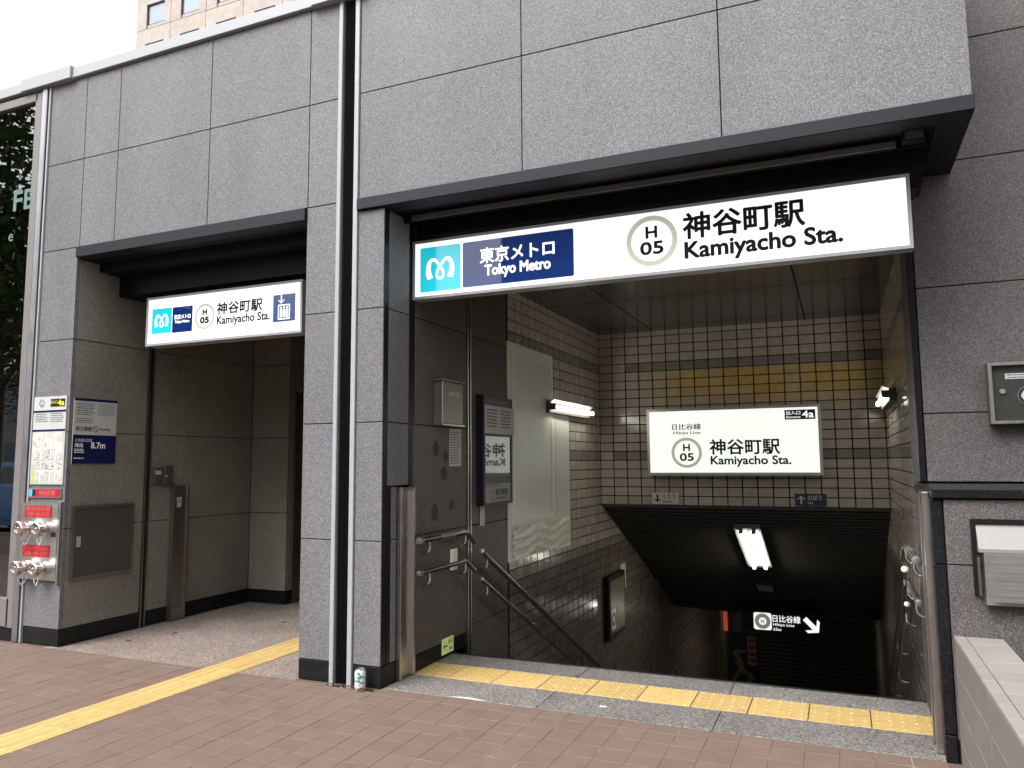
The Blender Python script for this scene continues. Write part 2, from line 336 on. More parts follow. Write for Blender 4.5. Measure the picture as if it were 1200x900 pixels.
def ring(pl, u, v, r1, r2, h0, h1, n=40, squash=1.0):
    m = MB(); vs = []; fs = []
    for k in range(n):
        a = 2 * math.pi * k / n; c, s = math.cos(a) * squash, math.sin(a)
        vs += [pl.p(u + r1 * c, v + r1 * s, h0), pl.p(u + r2 * c, v + r2 * s, h0), pl.p(u + r2 * c, v + r2 * s, h1), pl.p(u + r1 * c, v + r1 * s, h1)]
    for k in range(n):
        a = 4 * k; b = 4 * ((k + 1) % n)
        fs += [(a + 1, b + 1, b + 2, a + 2), (a + 2, b + 2, b + 3, a + 3), (a + 3, b + 3, b, a)]
    return m.add(vs, fs)
def disc(pl, u, v, r, h0, h1, n=24):
    m = MB(); vs = [pl.p(u + r * math.cos(2 * math.pi * k / n), v + r * math.sin(2 * math.pi * k / n), h) for h in (h0, h1) for k in range(n)]
    return m.add(vs, [tuple(range(n, 2 * n))] + [(i, (i + 1) % n, n + (i + 1) % n, n + i) for i in range(n)])
def ribbon(pl, pts, h, hstep=2e-5, closed=False):
    """stroke through (u,v,width) points, smoothed"""
    P = []
    q = [pts[0]] + list(pts) + [pts[-1]]
    for i in range(1, len(q) - 2):
        for k in range(8):
            t = k / 8; row = []
            for c in range(3):
                a, b, d, e = q[i - 1][c], q[i][c], q[i + 1][c], q[i + 2][c]
                row.append(.5 * (2 * b + (d - a) * t + (2 * a - 5 * b + 4 * d - e) * t * t + (3 * b - a - 3 * d + e) * t ** 3))
            P.append(row)
    P.append(list(pts[-1])); m = MB(); vs = []
    for i, (a, b, wd) in enumerate(P):
        a2, b2, _ = P[min(i + 1, len(P) - 1)]; a1, b1, _ = P[max(i - 1, 0)]; tx, ty = a2 - a1, b2 - b1; l = math.hypot(tx, ty) or 1
        nx, ny = -ty / l, tx / l
        vs += [pl.p(a + nx * wd / 2, b + ny * wd / 2, h + i * hstep), pl.p(a - nx * wd / 2, b - ny * wd / 2, h + i * hstep)]
    return m.add(vs, [(2 * i, 2 * i + 1, 2 * i + 3, 2 * i + 2) for i in range(len(P) - 1)])
def emblem(name, pl, cu, cv, s, mat, parent, h):
    pts = [(-.345, -.30, .20), (-.41, -.05, .17), (-.36, .22, .13), (-.20, .285, .10), (-.02, .09, .085), (.105, -.12, .08), (.095, -.265, .08), (0, -.315, .08),
           (-.095, -.265, .08), (-.105, -.12, .08), (.02, .09, .085), (.20, .285, .10), (.36, .22, .13), (.41, -.05, .17), (.345, -.30, .20)]
    return ribbon(pl, [(cu + a * s, cv + b * s, c * s) for a, b, c in pts], h).build(name, mat, parent)
def fineprint(name, pl, u0, v0, u1, v1, rows, mat, parent, h=.0012, fill=.8, dense=.45):
    """lines of print too small to read"""
    m = MB(); dv = (v1 - v0) / rows; rnd = random.Random(len(name) + rows)
    for i in range(rows):
        u = u0; end = u0 + (u1 - u0) * (fill + (1 - fill) * rnd.random())
        while u < end:
            wv = dv * rnd.uniform(.5, 2.2); m.add([pl.p(u, v1 - (i + .75) * dv, h), pl.p(min(u + wv, end), v1 - (i + .75) * dv, h), pl.p(min(u + wv, end), v1 - (i + .75 - dense) * dv, h), pl.p(u, v1 - (i + .75 - dense) * dv, h)], [(0, 1, 2, 3)])
            u += wv + dv * .25
    o = m.build(name, mat, parent); o['kind'] = 'stuff'; return o
def arrow(pl, cu, cv, s, ang, h, wd=.16):
    """arrow pointing at ang degrees, of length s"""
    a = R(ang); m = MB()
    def T(x, y): return pl.p(cu + (x * math.cos(a) - y * math.sin(a)) * s, cv + (x * math.sin(a) + y * math.cos(a)) * s, h)
    t = wd / 2
    m.add([T(-.5, -t), T(.36, -t), T(.36, t), T(-.5, t)], [(0, 1, 2, 3)])
    for sg in (1, -1):
        vs = [T(.5, 0), T(.5 - wd * .75, 0), T(.5 - .44 - wd * .35, sg * .44), T(.5 - .44 + wd * .35, sg * (.44 + 0))]
        vs = [Vector(v) + pl.n * .0003 * (2 + sg) for v in vs]; m.add(vs, [(0, 1, 2, 3) if sg < 0 else (3, 2, 1, 0)])
    return m

# ================================================================== SETTING
F = -0.36                                   # facade plane
ZR = [.125, .86, 1.585, 2.30, 3.02, 3.73, 4.41]
G = .006                                    # joint width

# ground sheet with an opening over the stairs
XS = [-900, .04, 3.08, 900]; YS = [-900, .56, 15.0, 900]
m = MB()
for i in range(3):
    for j in range(3):
        if i == 1 and j == 1: continue
        m.quad((XS[i], YS[j], -.13), (XS[i + 1], YS[j], -.13), (XS[i + 1], YS[j + 1], -.13), (XS[i], YS[j + 1], -.13))
tag(m.build('ground', M['concrete']), kind='structure')
m = MB(); m.quad((-200, -18, -.125), (200, -18, -.125), (200, -6.6, -.125), (-200, -6.6, -.125))
tag(m.build('road', M['asphalt']), kind='structure')
lane = MB()
for k in range(-10, 10): lane.box(k * 6, -12.4, -.124, k * 6 + 3, -12.25, -.119)
tag(lane.build('lane_marking', M['white_print']), kind='structure')
kerb = MB()
for k in range(-30, 16): kerb.bbox(k * .6 + .003, -6.6, -.13, k * .6 + .597, -6.42, .002, .01)
tag(kerb.build('kerb', M['concrete']), kind='structure')

# pavement of square tiles
pv = MB(); pv.box(-40, -6.42, -.129, 12, -.34, -.0020)
pave = tag(pv.build('pavement', M['pavejoint']), kind='structure')
PX, PY = .1468, .1490
tm = MB().bbox(-PX / 2 + .0017, -PY / 2 + .0017, -.02, PX / 2 - .0017, PY / 2 - .0017, 0, .0015)
tmesh = tm.mesh('paving_tile', M['pave'])
def project(P):
    d = Vector(P) - CAM; z = d.dot(fw)
    if z < .1: return None
    return 600 + 890.65 * d.dot(rr) / z, 450 - 890.65 * d.dot(uu) / z, z
cand = []; rest = MB()
TAX0, TAX1 = -1.288, -1.008                 # guide strip
for i in range(-70, 40):
    for j in range(0, 38):
        x = .204 + PX / 2 + PX * i; y = -.455 - PY / 2 - PY * j
        if x > 3.04 + PX / 2 and y > -4 or x < -9 or x > 6: continue
        if x + PX / 2 > TAX0 and x - PX / 2 < TAX1: continue
        pr = project((x, y, 0))
        vis = pr is not None and -30 < pr[0] < 1230 and pr[1] < 925
        cand.append((0 if vis else 1, pr[2] if pr else 99, x, y))
cand.sort()
rnd = random.Random(5)
def tilt(o, a=.25): o.rotation_euler = (R(rnd.uniform(-a, a)), R(rnd.uniform(-a, a)), 0)
for n, (vf, d, x, y) in enumerate(cand):
    jz = rnd.uniform(-.0012, .0004)
    if n < 300 and vf == 0:
        tilt(link('paving_tile', tmesh, pave, (x, y, jz)))
    else: rest.bbox(x - PX / 2 + .0017, y - PY / 2 + .0017, -.02, x + PX / 2 - .0017, y + PY / 2 - .0017, jz, .0015)
# cut tiles in the first row and beside the guide strip
for i in range(-70, 22):
    x = .204 + PX / 2 + PX * i
    if x + PX / 2 > TAX0 and x - PX / 2 < TAX1: continue
    y0, y1 = -.455 + .0022, (-.339 if x > .07 else -.392)
    rest.bbox(x - PX / 2 + .0017, y0, -.02, x + PX / 2 - .0017, y1, -.0004, .0015)
for j in range(-1, 38):
    y = -.455 + PY / 2 - PY * j; yt = min(y + PY / 2 - .0017, -.392)
    for a, b in ((.204 + PX * math.floor((TAX0 - .204) / PX) + .0022, TAX0 - .003), (TAX1 + .003, .204 + PX * math.ceil((TAX1 - .204) / PX) - .0022)):
        if b - a > .01 and yt - (y - PY / 2) > .02: rest.bbox(a, y - PY / 2 + .0017, -.02, b, yt, -.0005, .0015)
tag(rest.build('paving_tile', M['pave'], pave), kind='stuff')

# yellow guide strip with four bars running into the lift hall
gp = MB(); gp.box(TAX0 - .004, -6.4, -.12, TAX1 + .004, 3.1, -.0045)
guide = tag(gp.build('tactile_path', M['pavejoint']), kind='structure')
gm = MB(); gl = .300
gm.bbox(TAX0 + .0015, -gl / 2 + .001, -.02, TAX1 - .0015, gl / 2 - .001, .002, .0015)
for k in range(4):
    cx = TAX0 + (k + .5) * (TAX1 - TAX0) / 4
    gm.prism([(cx - .024, .0019), (cx + .024, .0019), (cx + .015, .0055), (cx - .015, .0055)], 1, -gl / 2 + .010, gl / 2 - .010)
gmesh = gm.mesh('tactile_tile', M['yellow'])
for k in range(31): link('tactile_tile', gmesh, guide, (0, -6.2 + .3 * k, .0005 + rnd.uniform(-.0006, .0006)))

# lift hall floor
lf = MB(); lf.box(-2.75, F - .03, -.12, TAX0 - .005, 3.3, -.001); lf.box(TAX1 + .005, F - .03, -.12, -.55, 3.3, -.001)
tag(lf.build('lift_hall_floor', M['aggregate']), kind='structure')

# granite threshold with ten dotted warning tiles
th = MB(); th.box(.04, -.335, -.12, 3.0, .565, -.006)
thr = tag(th.build('threshold', M['joint']), kind='structure')
for y0, y1, xs in ((-.335, -.003, [.05, 1.03, 1.968, 2.995]), (.303, .552, [.05, 1.055, 1.968, 2.998])):
    for a, b in zip(xs[:-1], xs[1:]): MB().bbox(a + .002, y0, -.05, b - .002, y1, 0, .002).build('granite_slab', M['granite_step'], thr)
MB().bbox(.05, .553, -.05, 2.998, .575, .003, .002).build('nosing', M['black_metal'], thr)
wm = MB(); wm.bbox(-.1475, -.1485, -.03, .1475, .1485, 0, .002)
for a in range(5):
    for b in range(5):
        wm.lathe([(.0115, -.0005), (.0095, .003), (.006, .0045)], (-.12 + a * .06, -.12 + b * .06, 0), n=8)
wm.smooth = False
wmesh = wm.mesh('tactile_tile', M['yellow'])
for k in range(10):
    if k == 0:
        c = MB(); c.bbox(.052, .0015, -.03, .2985, .2985, 0, .002)
        for a in range(4):
            for b in range(5): c.lathe([(.0115, -.0005), (.0095, .003), (.006, .0045)], (.09 + a * .06, .03 + b * .06, 0), n=8)
        c.smooth = False; c.build('tactile_tile', M['yellow'], thr)
    else: link('tactile_tile', wmesh, thr, (.15 + .3 * k, .15, 0))

# staircase
st = thing('staircase', 'dark stone steps going down inside the station entrance', 'stairs', (1.5, .58, 0))
for k in range(26):
    y = .576 + .30 * k; z = -.158 * (k + 1)
    MB().bbox(.05, y, z - .25, 3.05, y + .31, z, .004).build('step', M['granite_step'], st)
MB().box(.0, 8.37, -4.4, 3.4, 15, -4.11).build('landing', M['granite_step'], st)

# ================================================================== STATION BUILDING
bd = thing('station_building', 'low grey granite clad station entrance building with black lintels', 'building', (0, F, 0))
core = MB()
core.box(-3.14, F + .031, 3.035, 3.235, 3.5, 4.395)              # mass above the openings
core.box(-3.14, F + .031, 0, -2.777, 3.5, 3.035)                 # left pier
core.box(-.525, F + .031, 0, .018, 3.5, 3.035)                   # pier between the openings
core.box(-3.14, 3.3, 0, -.5, 3.5, 3.035)
core.box(3.08, .531, 1.15, 8, 4, 5.6)                            # right wing, upper
core.box(3.02, F + .031, 0, 8, .53, 1.15)                        # right wing, lower block
core.build('wall_core', M['joint'], bd)
def pf(x0, x1, z0, z1, y=F, mat='granite', nm='stone_panel', par=bd, t=.03):
    return MB().bbox(x0 + G / 2, y, z0 + G / 2, x1 - G / 2, y + t, z1 - G / 2, .0015).build(nm, M[mat], par)
def ps(y0, y1, z0, z1, x, mat='granite', nm='stone_panel', par=bd, t=.03, s=1):
    a, b = (x - t, x) if s > 0 else (x, x + t)
    return MB().bbox(a, y0 + G / 2, z0 + G / 2, b, y1 - G / 2, z1 - G / 2, .0015).build(nm, M[mat], par)
for k in range(4, 6):
    for a, b in ((-3.14, -2.73), (-2.73, -2.355), (-2.355, -1.43), (-1.43, -.55), (-.55, -.315)): pf(a, b, ZR[k], ZR[k + 1])
    for a, b in ((-.146, .99), (.99, 2.125), (2.125, 3.265)): pf(a, b, ZR[k], ZR[k + 1])
    ps(F + .03, .5, ZR[k], ZR[k + 1], 3.265)
for k in range(4):
    pf(-3.14, -2.745, ZR[k], ZR[k + 1]); pf(-.555, -.315, ZR[k], ZR[k + 1])
    pf(-.146, .05, ZR[k], ZR[k + 1] if k < 3 else 2.94)
for a, b in ((-3.14, -2.745), (-.555, -.315), (-.146, .05)): pf(a, b, .0, ZR[0], F + .002, 'black_stone', 'base_panel')
# recess of the lift hall
for a, b in ((F + .03, .343), (.397, .68), (.68, 1.6)):
    for k in range(4): ps(a, b, ZR[k], ZR[k + 1] if k < 3 else 2.93, -2.745, 'granite_hall')
    ps(a, b, 0, ZR[0], -2.744, 'black_stone', 'base_panel')
for k in range(4): pf(-2.745, -2.29, ZR[k], ZR[k + 1] if k < 3 else 2.93, 1.6, 'granite_hall')
pf(-2.745, -2.29, 0, ZR[0], 1.601, 'black_stone', 'base_panel')
for k in range(4): ps(1.63, 1.70, ZR[k], ZR[k + 1] if k < 3 else 2.93, -2.29, 'granite_hall'); ps(2.75, 3.3, ZR[k], ZR[k + 1] if k < 3 else 2.93, -2.29, 'granite_hall')
ps(1.70, 2.75, 2.03, 2.93, -2.29, 'granite_hall')
ps(1.63, 1.70, 0, ZR[0], -2.289, 'black_stone', 'base_panel')
for k in range(4): pf(-2.29, -.55, ZR[k], ZR[k + 1] if k < 3 else 2.93, 3.27, 'granite_hall'); ps(F + .03, 3.3, ZR[k], ZR[k + 1] if k < 3 else 2.93, -.555, 'granite_hall', s=-1)
pf(-2.29, -.55, 0, ZR[0], 3.271, 'black_stone', 'base_panel')
dd = MB().box(-2.33, 1.70, 0, -2.315, 2.75, 2.03).build('lift_door', M['steel_dull'], bd)
fr = MB(); fr.box(-2.32, 1.70, 0, -2.287, 1.735, 2.03); fr.box(-2.32, 2.715, 0, -2.287, 2.75, 2.03); fr.box(-2.32, 1.735, 1.99, -2.287, 2.715, 2.03)
fr.build('door_frame', M['steel_dull'], dd)
lc = MB(); lc.box(-2.745, F + .1, 2.93, -.555, 3.3, 3.03); lc.box(-2.743, -.165, 2.862, -.557, 3.2, 2.929); lc.box(-2.741, .02, 2.70, -.559, 3.1, 2.861)
lc.build('lift_hall_ceiling', M['black_metal'], bd)
# lintels
MB().bbox(-2.742, F - .022, 2.932, -.558, F + .1, 3.017, .004).build('lintel', M['lintel_metal'], bd)
MB().bbox(-.148, F - .026, 2.942, 3.268, F + .12, 3.017, .004).build('lintel', M['lintel_metal'], bd)
MB().box(3.12, F + .121, 2.945, 3.267, .498, 3.016).build('lintel_return', M['lintel_metal'], bd)
so = MB(); so.box(.05, F + .121, 2.955, 3.119, .52, 3.03); so.box(.052, -.135, 2.90, 3.1, -.12, 2.954); so.box(.052, .03, 2.83, 3.09, .30, 2.953)
so.build('soffit', M['black_metal'], bd)
MB().box(.12, -.150, 2.905, 2.95, -.136, 2.938).build('shutter_rail', M['steel_dull'], bd)
# coping of white metal and raised joint covers
MB().bbox(-3.14, F - .03, 4.412, -.50, F + .35, 4.497, .004).build('coping', M['alu'], bd)
MB().bbox(-.13, F - .03, 4.412, 3.29, F + .35, 4.497, .004).build('coping', M['alu'], bd)
MB().bbox(-3.47, F - .05, 4.405, -2.875, F + .36, 4.512, .004).build('coping_cover', M['alu'], bd)
MB().bbox(-.52, F - .05, 4.405, -.10, F + .36, 4.512, .004).build('coping_cover', M['alu'], bd)
MB().box(-3.1, F + .1, 4.395, 3.2, 3.5, 4.43).build('roof', M['concrete'], bd)
# expansion joint between the two blocks
ej = MB().box(-.288, F + .02, 0, -.180, F + .035, 4.40).build('expansion_joint', M['rubber'], bd)
for a, b in ((-.313, -.283), (-.184, -.150)): MB().bbox(a, F - .012, 0, b, F + .03, 4.405, .003).build('cover_strip', M['alu'], ej)
for k in range(4):
    x = -.275 + k * .025; MB().prism([(x, F + .021), (x + .0125, F - .004), (x + .020, F + .021)], 2, 0.002, 4.40).build('rubber_rib', M['rubber'], ej)
# left jamb of the stairs (face at X = .05)
JB = .05
for a, b, z0, z1, mt in ((F + .004, -.300, .125, 2.94, 'black_stone'), (-.300, -.053, 1.19, 1.585, 'granite'), (-.300, -.053, 1.585, 2.30, 'granite'), (-.300, -.053, 2.30, 2.94, 'granite'),
                         (-.053, .023, 1.17, 2.94, 'black_stone'), (-.300, -.255, .125, 1.185, 'black_stone'), (-.255, -.190, .125, .86, 'granite'), (-.255, -.190, .86, 1.185, 'granite')):
    ps(a, b, z0, z1, JB + (-.001 if mt == 'black_stone' else 0), mt, 'jamb_panel')
ps(F + .03, -.19, 0, .125, JB - .001, 'black_stone', 'base_panel')
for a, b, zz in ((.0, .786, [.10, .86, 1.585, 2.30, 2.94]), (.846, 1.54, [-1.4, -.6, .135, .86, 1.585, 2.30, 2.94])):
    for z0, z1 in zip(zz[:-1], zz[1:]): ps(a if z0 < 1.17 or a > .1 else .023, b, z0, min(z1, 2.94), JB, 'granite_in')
ps(.0, .786, 0, .10, JB + .002, 'black_stone', 'base_panel')
ch = MB(); ch.box(.02, .788, -.6, .036, .844, 2.94); ch.build('shutter_channel', M['joint'], bd)
for a, b in ((.788, .800), (.832, .844)): MB().bbox(.02, a, -.3, .062, b, 2.94, .002).build('channel_edge', M['steel'], bd)
MB().box(.02, 1.541, -1.4, .056, 1.556, 2.82).build('wall_edge_trim', M['black_metal'], bd)
# flood-board channel, left
def board_channel(x0, sgn, ya, yb, par):
    g = MB(); xa, xb = sorted((x0, x0 + sgn * .030))
    g.bbox(xa, ya, .004, xb, ya + .028, 1.165, .002); g.bbox(xa, yb - .028, .004, xb, yb, 1.165, .002); g.box(*((xa, ya + .028, .004, xa + .004, yb - .028, 1.16) if sgn > 0 else (xb - .004, ya + .028, .004, xb, yb - .028, 1.16)))
    o = g.build('board_channel', M['steel'], par)
    c = MB(); c.bbox(xa, ya - .002, 1.166, xb + .0, yb + .002, 1.178, .002); c.build('channel_cap', M['steel'], o)
    return o
board_channel(.05, 1, -.188, -.002, bd)
# right side: upper wing set back at Y=.5, lower block flush with the facade
RW = .5
for k in range(2, 6):
    z0 = 1.205 if k == 2 else ZR[k - 1]; z1 = ZR[k] if k != 2 else 1.585
    if k == 2: z0, z1 = 1.205, 1.585
    else: z0, z1 = ZR[k - 1], ZR[k]
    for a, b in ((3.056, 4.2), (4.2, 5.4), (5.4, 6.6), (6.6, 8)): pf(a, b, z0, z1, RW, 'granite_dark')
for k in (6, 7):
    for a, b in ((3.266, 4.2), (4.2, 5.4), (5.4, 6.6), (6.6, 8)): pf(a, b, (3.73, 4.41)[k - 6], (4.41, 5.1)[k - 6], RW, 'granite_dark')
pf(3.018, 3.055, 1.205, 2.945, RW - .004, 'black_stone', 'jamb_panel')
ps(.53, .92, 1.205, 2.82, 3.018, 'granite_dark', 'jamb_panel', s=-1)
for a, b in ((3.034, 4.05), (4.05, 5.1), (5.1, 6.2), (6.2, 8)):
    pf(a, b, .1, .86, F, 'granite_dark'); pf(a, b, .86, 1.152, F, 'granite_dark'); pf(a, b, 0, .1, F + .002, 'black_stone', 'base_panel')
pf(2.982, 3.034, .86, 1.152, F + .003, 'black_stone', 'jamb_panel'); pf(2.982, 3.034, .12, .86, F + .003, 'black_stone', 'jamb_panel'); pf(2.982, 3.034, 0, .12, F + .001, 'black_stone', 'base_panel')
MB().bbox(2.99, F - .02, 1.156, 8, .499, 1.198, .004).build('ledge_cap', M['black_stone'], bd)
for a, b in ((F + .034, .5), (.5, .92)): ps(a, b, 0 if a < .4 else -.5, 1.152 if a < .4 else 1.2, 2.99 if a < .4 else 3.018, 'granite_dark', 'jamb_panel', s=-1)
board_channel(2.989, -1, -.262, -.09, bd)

# ================================================================== STAIRWELL
BY = 4.25; CZ = 2.82; WX0, WX1 = .05, 3.055
RH = .1012; ROW0 = .837
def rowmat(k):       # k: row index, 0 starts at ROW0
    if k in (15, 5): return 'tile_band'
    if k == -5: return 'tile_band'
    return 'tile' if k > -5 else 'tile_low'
TJ = .0060
# back wall over the descending flight
bw = thing('tiled_back_wall', 'beige tiled wall with ochre patch facing the entrance above the stairs', 'wall', (1.5, BY, .83))
bb = MB(); bb.box(WX0 - .05, BY + .012, .82, WX1 + .05, BY + .06, CZ + .1); bb.build('wall_bed', M['grout'], bw)
MB().box(WX0 + .002, BY - .006, .812, WX1 - .002, BY + .03, .836).build('edge_trim', M['brown_metal'], bw)
CW = (WX1 - WX0) / 19
bt = {k: MB().bbox(-CW / 2 + TJ, 0, -RH / 2 + TJ * .8, CW / 2 - TJ, .014, RH / 2 - TJ * .8, .0025).mesh('wall_tile', M[k]) for k in ('tile', 'tile_band')}
restb = MB(); cnt = 0; cells = []
for r_ in range(20):
    for c in range(19):
        x = WX0 + (c + .5) * CW; z = ROW0 + (r_ + .5) * RH
        if .76 < x < 2.32 and 1.3 < z < 1.80: continue
        cells.append((abs(x - 2.2), r_, x, z))
cells.sort()
for n, (_, r_, x, z) in enumerate(cells):
    top = min(RH, CZ - (ROW0 + r_ * RH))
    if top < RH * .6:
        restb.bbox(x - CW / 2 + TJ, BY, z - RH / 2 + TJ * .8, x + CW / 2 - TJ, BY + .014, z - RH / 2 + top, .002); continue
    if n < 300:
        o = link('wall_tile', bt[rowmat(r_)], bw, (x, BY, z)); o.rotation_euler = (R(rnd.uniform(-.5, .5)), 0, R(rnd.uniform(-.5, .5)))
    else: restb.bbox(x - CW / 2 + TJ, BY, z - RH / 2 + TJ * .8, x + CW / 2 - TJ, BY + .014, z + RH / 2 - TJ * .8, .0025)
if restb.v: tag(restb.build('wall_tile', M['tile'], bw), kind='stuff')

def slope_z(y):      # underside of the sloping ceiling
    if y <= BY: return CZ
    if y <= 8.3: return .83 - .452 * (y - BY)
    return -1.0 - .193 * (y - 8.3)
def stair_z(y): return 0 if y < .57 else max(-4.11, -.527 * (y - .57))
CWL = .163
def side_wall(nm, label, X, s, ystart, yend):
    t = thing(nm, label, 'wall', (X, ystart, 0))
    bed = MB(); xa, xb = sorted((X - s * .012, X - s * .25))
    bed.prism([(ystart, CZ + .1), (ystart, -2.2), (4, -3.4), (8.4, -4.3), (yend, -4.3), (yend, slope_z(yend) + .4), (8.3, -.5), (BY + .06, 1.2), (BY + .06, CZ + .1)], 0, xa, xb)
    bed.build('wall_bed', M['grout'], t)
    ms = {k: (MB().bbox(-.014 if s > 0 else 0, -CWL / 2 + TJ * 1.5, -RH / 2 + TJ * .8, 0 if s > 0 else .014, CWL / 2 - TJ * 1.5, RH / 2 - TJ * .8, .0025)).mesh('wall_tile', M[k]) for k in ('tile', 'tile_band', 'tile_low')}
    cells = []
    k = 0
    while True:
        y = BY - CWL / 2 - CWL * (16 - k) if False else ystart + CWL * (k + .5)
        k += 1
        if y + CWL / 2 > yend: break
        for r_ in range(-42, 20):
            z = ROW0 + (r_ + .5) * RH
            if (y < BY + .05 and z + RH / 2 > CZ + .05) or (y >= BY + .05 and z - RH / 2 > slope_z(y) + .04): continue
            sight = 1.35 - .28 * (y + 4.4) - .9
            if z < max(stair_z(y) - .05, sight): continue
            if s > 0 and 1.56 < y < 2.55 and .56 < z < 2.30: continue
            if s > 0 and 2.5 < y < 3.0 and .56 < z < 1.75: continue
            pr = project((X, y, z)); pr2 = project((X, y + CWL, z))
            cells.append((-(abs(pr2[0] - pr[0]) * 890 * RH / pr[2]), r_, y, z))
    cells.sort(); rests = {q: MB() for q in ms}
    for n, (_, r_, y, z) in enumerate(cells):
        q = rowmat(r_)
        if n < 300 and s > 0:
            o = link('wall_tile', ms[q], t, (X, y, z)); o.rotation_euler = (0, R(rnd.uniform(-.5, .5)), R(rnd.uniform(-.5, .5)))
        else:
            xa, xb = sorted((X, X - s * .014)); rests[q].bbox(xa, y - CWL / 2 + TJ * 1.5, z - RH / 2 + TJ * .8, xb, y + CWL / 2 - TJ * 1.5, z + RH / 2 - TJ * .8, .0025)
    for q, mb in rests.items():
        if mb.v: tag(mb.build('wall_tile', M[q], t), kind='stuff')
    return t
side_wall('tiled_stair_wall', 'tiled stairwell wall carrying the pale covered panel and long handrail', WX0, 1, 1.56, 12.4)
side_wall('tiled_stair_wall', 'narrow view of tiled stairwell wall beside the right hand handrail', WX1, -1, .925, 13.4)
# ceilings
cl = thing('stairwell_ceiling', 'dark glossy panelled ceiling over the top of the stairs', 'ceiling', (1.5, 2.3, CZ))
MB().box(WX0 - .05, .30, CZ + .02, WX1 + .05, BY + .2, CZ + .12).build('ceiling_bed', M['joint'], cl)
for a, b in ((WX0 - .04, .705), (.705, 2.338), (2.338, WX1 + .03)):
    for c, d in ((.305, .85), (.85, 2.46), (2.46, BY + .02)): MB().bbox(a + .006, c + .006, CZ, b - .006, d - .006, CZ + .02, .002).build('ceiling_panel', M['ceil'], cl)
sl = thing('sloping_ceiling', 'dark slatted ceiling sloping down over the lower stairs', 'ceiling', (1.5, 6, 0))
sm = MB(); y = BY + .04
sm.prism([(BY + .07, .81), (8.3, -.98), (13.4, slope_z(13.4) + .02), (13.4, 0), (BY + .07, 1.4)], 0, WX0 - .1, WX1 + .1)
sm.build('ceiling_bed', M['slat'], sl)
ss = MB()
while y < 13.2:
    z = slope_z(y); ss.box(WX0, y, z - .012, WX1, y + .075, z + .02); y += .09
tag(ss.build('ceiling_slat', M['slat'], sl), kind='stuff')
fw_ = thing('stair_foot_wall', 'dark slatted wall at the foot of the stairs', 'wall', (1.5, 13.4, -4.1))
MB().box(-3, 13.42, -4.3, 3.4, 13.7, 0).build('wall_bed', M['slat'], fw_)
ws = MB()
for k in range(30): ws.box(.75, 13.39, -4.1 + k * .085, 3.2, 13.42, -4.1 + k * .085 + .07)
tag(ws.build('wall_slat', M['slat'], fw_), kind='stuff')
MB().box(.02, 12.41, -4.2, .14, 12.46, -1.75).build('painted_lit_edge', plain('ochre_painted_light', (.22, .16, .045), .5), fw_)  # yellow light on the wall's end edge, painted as an ochre strip

# ================================================================== LIT SIGNS
def hring(pl, u, v, r, par, h, inner='print', matr='beigering', bold=.045):
    ring(pl, u, v, r * .80, r, h, h + .001).build('line_ring', M[matr], par)
    write('lettering', 'H', M[inner], par, pl, u - r * .23, v + r * .10, u + r * .23, v + r * .58, h + .001, bold)
    write('lettering', '05', M[inner], par, pl, u - r * .46, v - r * .55, u + r * .46, v - r * .02, h + .001, bold)
def sign_box(name, label, pl, u0, v0, u1, v1, depth, face, fr='alu', rim=.018):
    t = thing(name, label, 'sign', pl.p((u0 + u1) / 2, v0, 0))
    hb = slab(pl, u0, v0, u1, v1, -depth, -.006); hb.build('housing', M[fr], t)
    rm = MB()
    for a, b, c, d in ((u0, v0, u1, v0 + rim), (u0, v1 - rim, u1, v1), (u0, v0 + rim, u0 + rim, v1 - rim), (u1 - rim, v0 + rim, u1, v1 - rim)): slab(pl, a, b, c, d, -.0055, .004, rm)
    rm.build('frame', M[fr], t)
    slab(pl, u0 + rim + .0005, v0 + rim + .0005, u1 - rim - .0005, v1 - rim - .0005, -.0055, 0).build('lit_face', M[face], t)
    return t
P0 = front(-.02)
s1 = sign_box('station_sign', 'long white backlit station sign reading Kamiyacho over the stairs', P0, .055, 2.408, 3.014, 2.803, .09, 'face')
slab(P0, .113, 2.452, .412, 2.752, .0004, .002, rad=.012).build('cyan_panel', M['cyan'], s1)
emblem('emblem', P0, .2625, 2.602, .214, M['white_lit'], s1, .0028)
slab(P0, .428, 2.455, 1.185, 2.752, .0004, .002, rad=.012).build('blue_panel', M['navy'], s1)
write('lettering', '東京メトロ', M['white_lit'], s1, P0, .552, 2.598, 1.062, 2.702, .0028, .022)
write('lettering', 'Tokyo Metro', M['white_lit'], s1, P0, .585, 2.495, 1.035, 2.588, .0028, .03)
hring(P0, 1.664, 2.613, .151, s1, .001)
write('lettering', '神谷町駅', M['print'], s1, P0, 1.846, 2.594, 2.505, 2.751, .0015, .028)
write('lettering', 'Kamiyacho Sta.', M['print'], s1, P0, 1.852, 2.452, 2.687, 2.583, .0015, .034)
MB().box(.12, -.01, 2.804, 2.96, .10, 2.838).build('hanging_bracket', M['black_metal'], s1)
P1 = front(0.0)
s2 = sign_box('lift_sign', 'smaller white backlit sign with lift symbol over the lift hall', P1, -2.396, 2.263, -.868, 2.651, .12, 'face')
slab(P1, -2.335, 2.358, -2.128, 2.556, .0004, .002, rad=.008).build('cyan_panel', M['cyan'], s2)
emblem('emblem', P1, -2.231, 2.457, .150, M['white_lit'], s2, .0028)
slab(P1, -2.118, 2.352, -1.912, 2.553, .0004, .002, rad=.008).build('blue_panel', M['navy'], s2)
write('lettering', '東京メトロ', M['white_lit'], s2, P1, -2.098, 2.455, -1.930, 2.493, .0028, .03)
write('lettering', 'Tokyo Metro', M['white_lit'], s2, P1, -2.090, 2.418, -1.940, 2.447, .0028, .03)
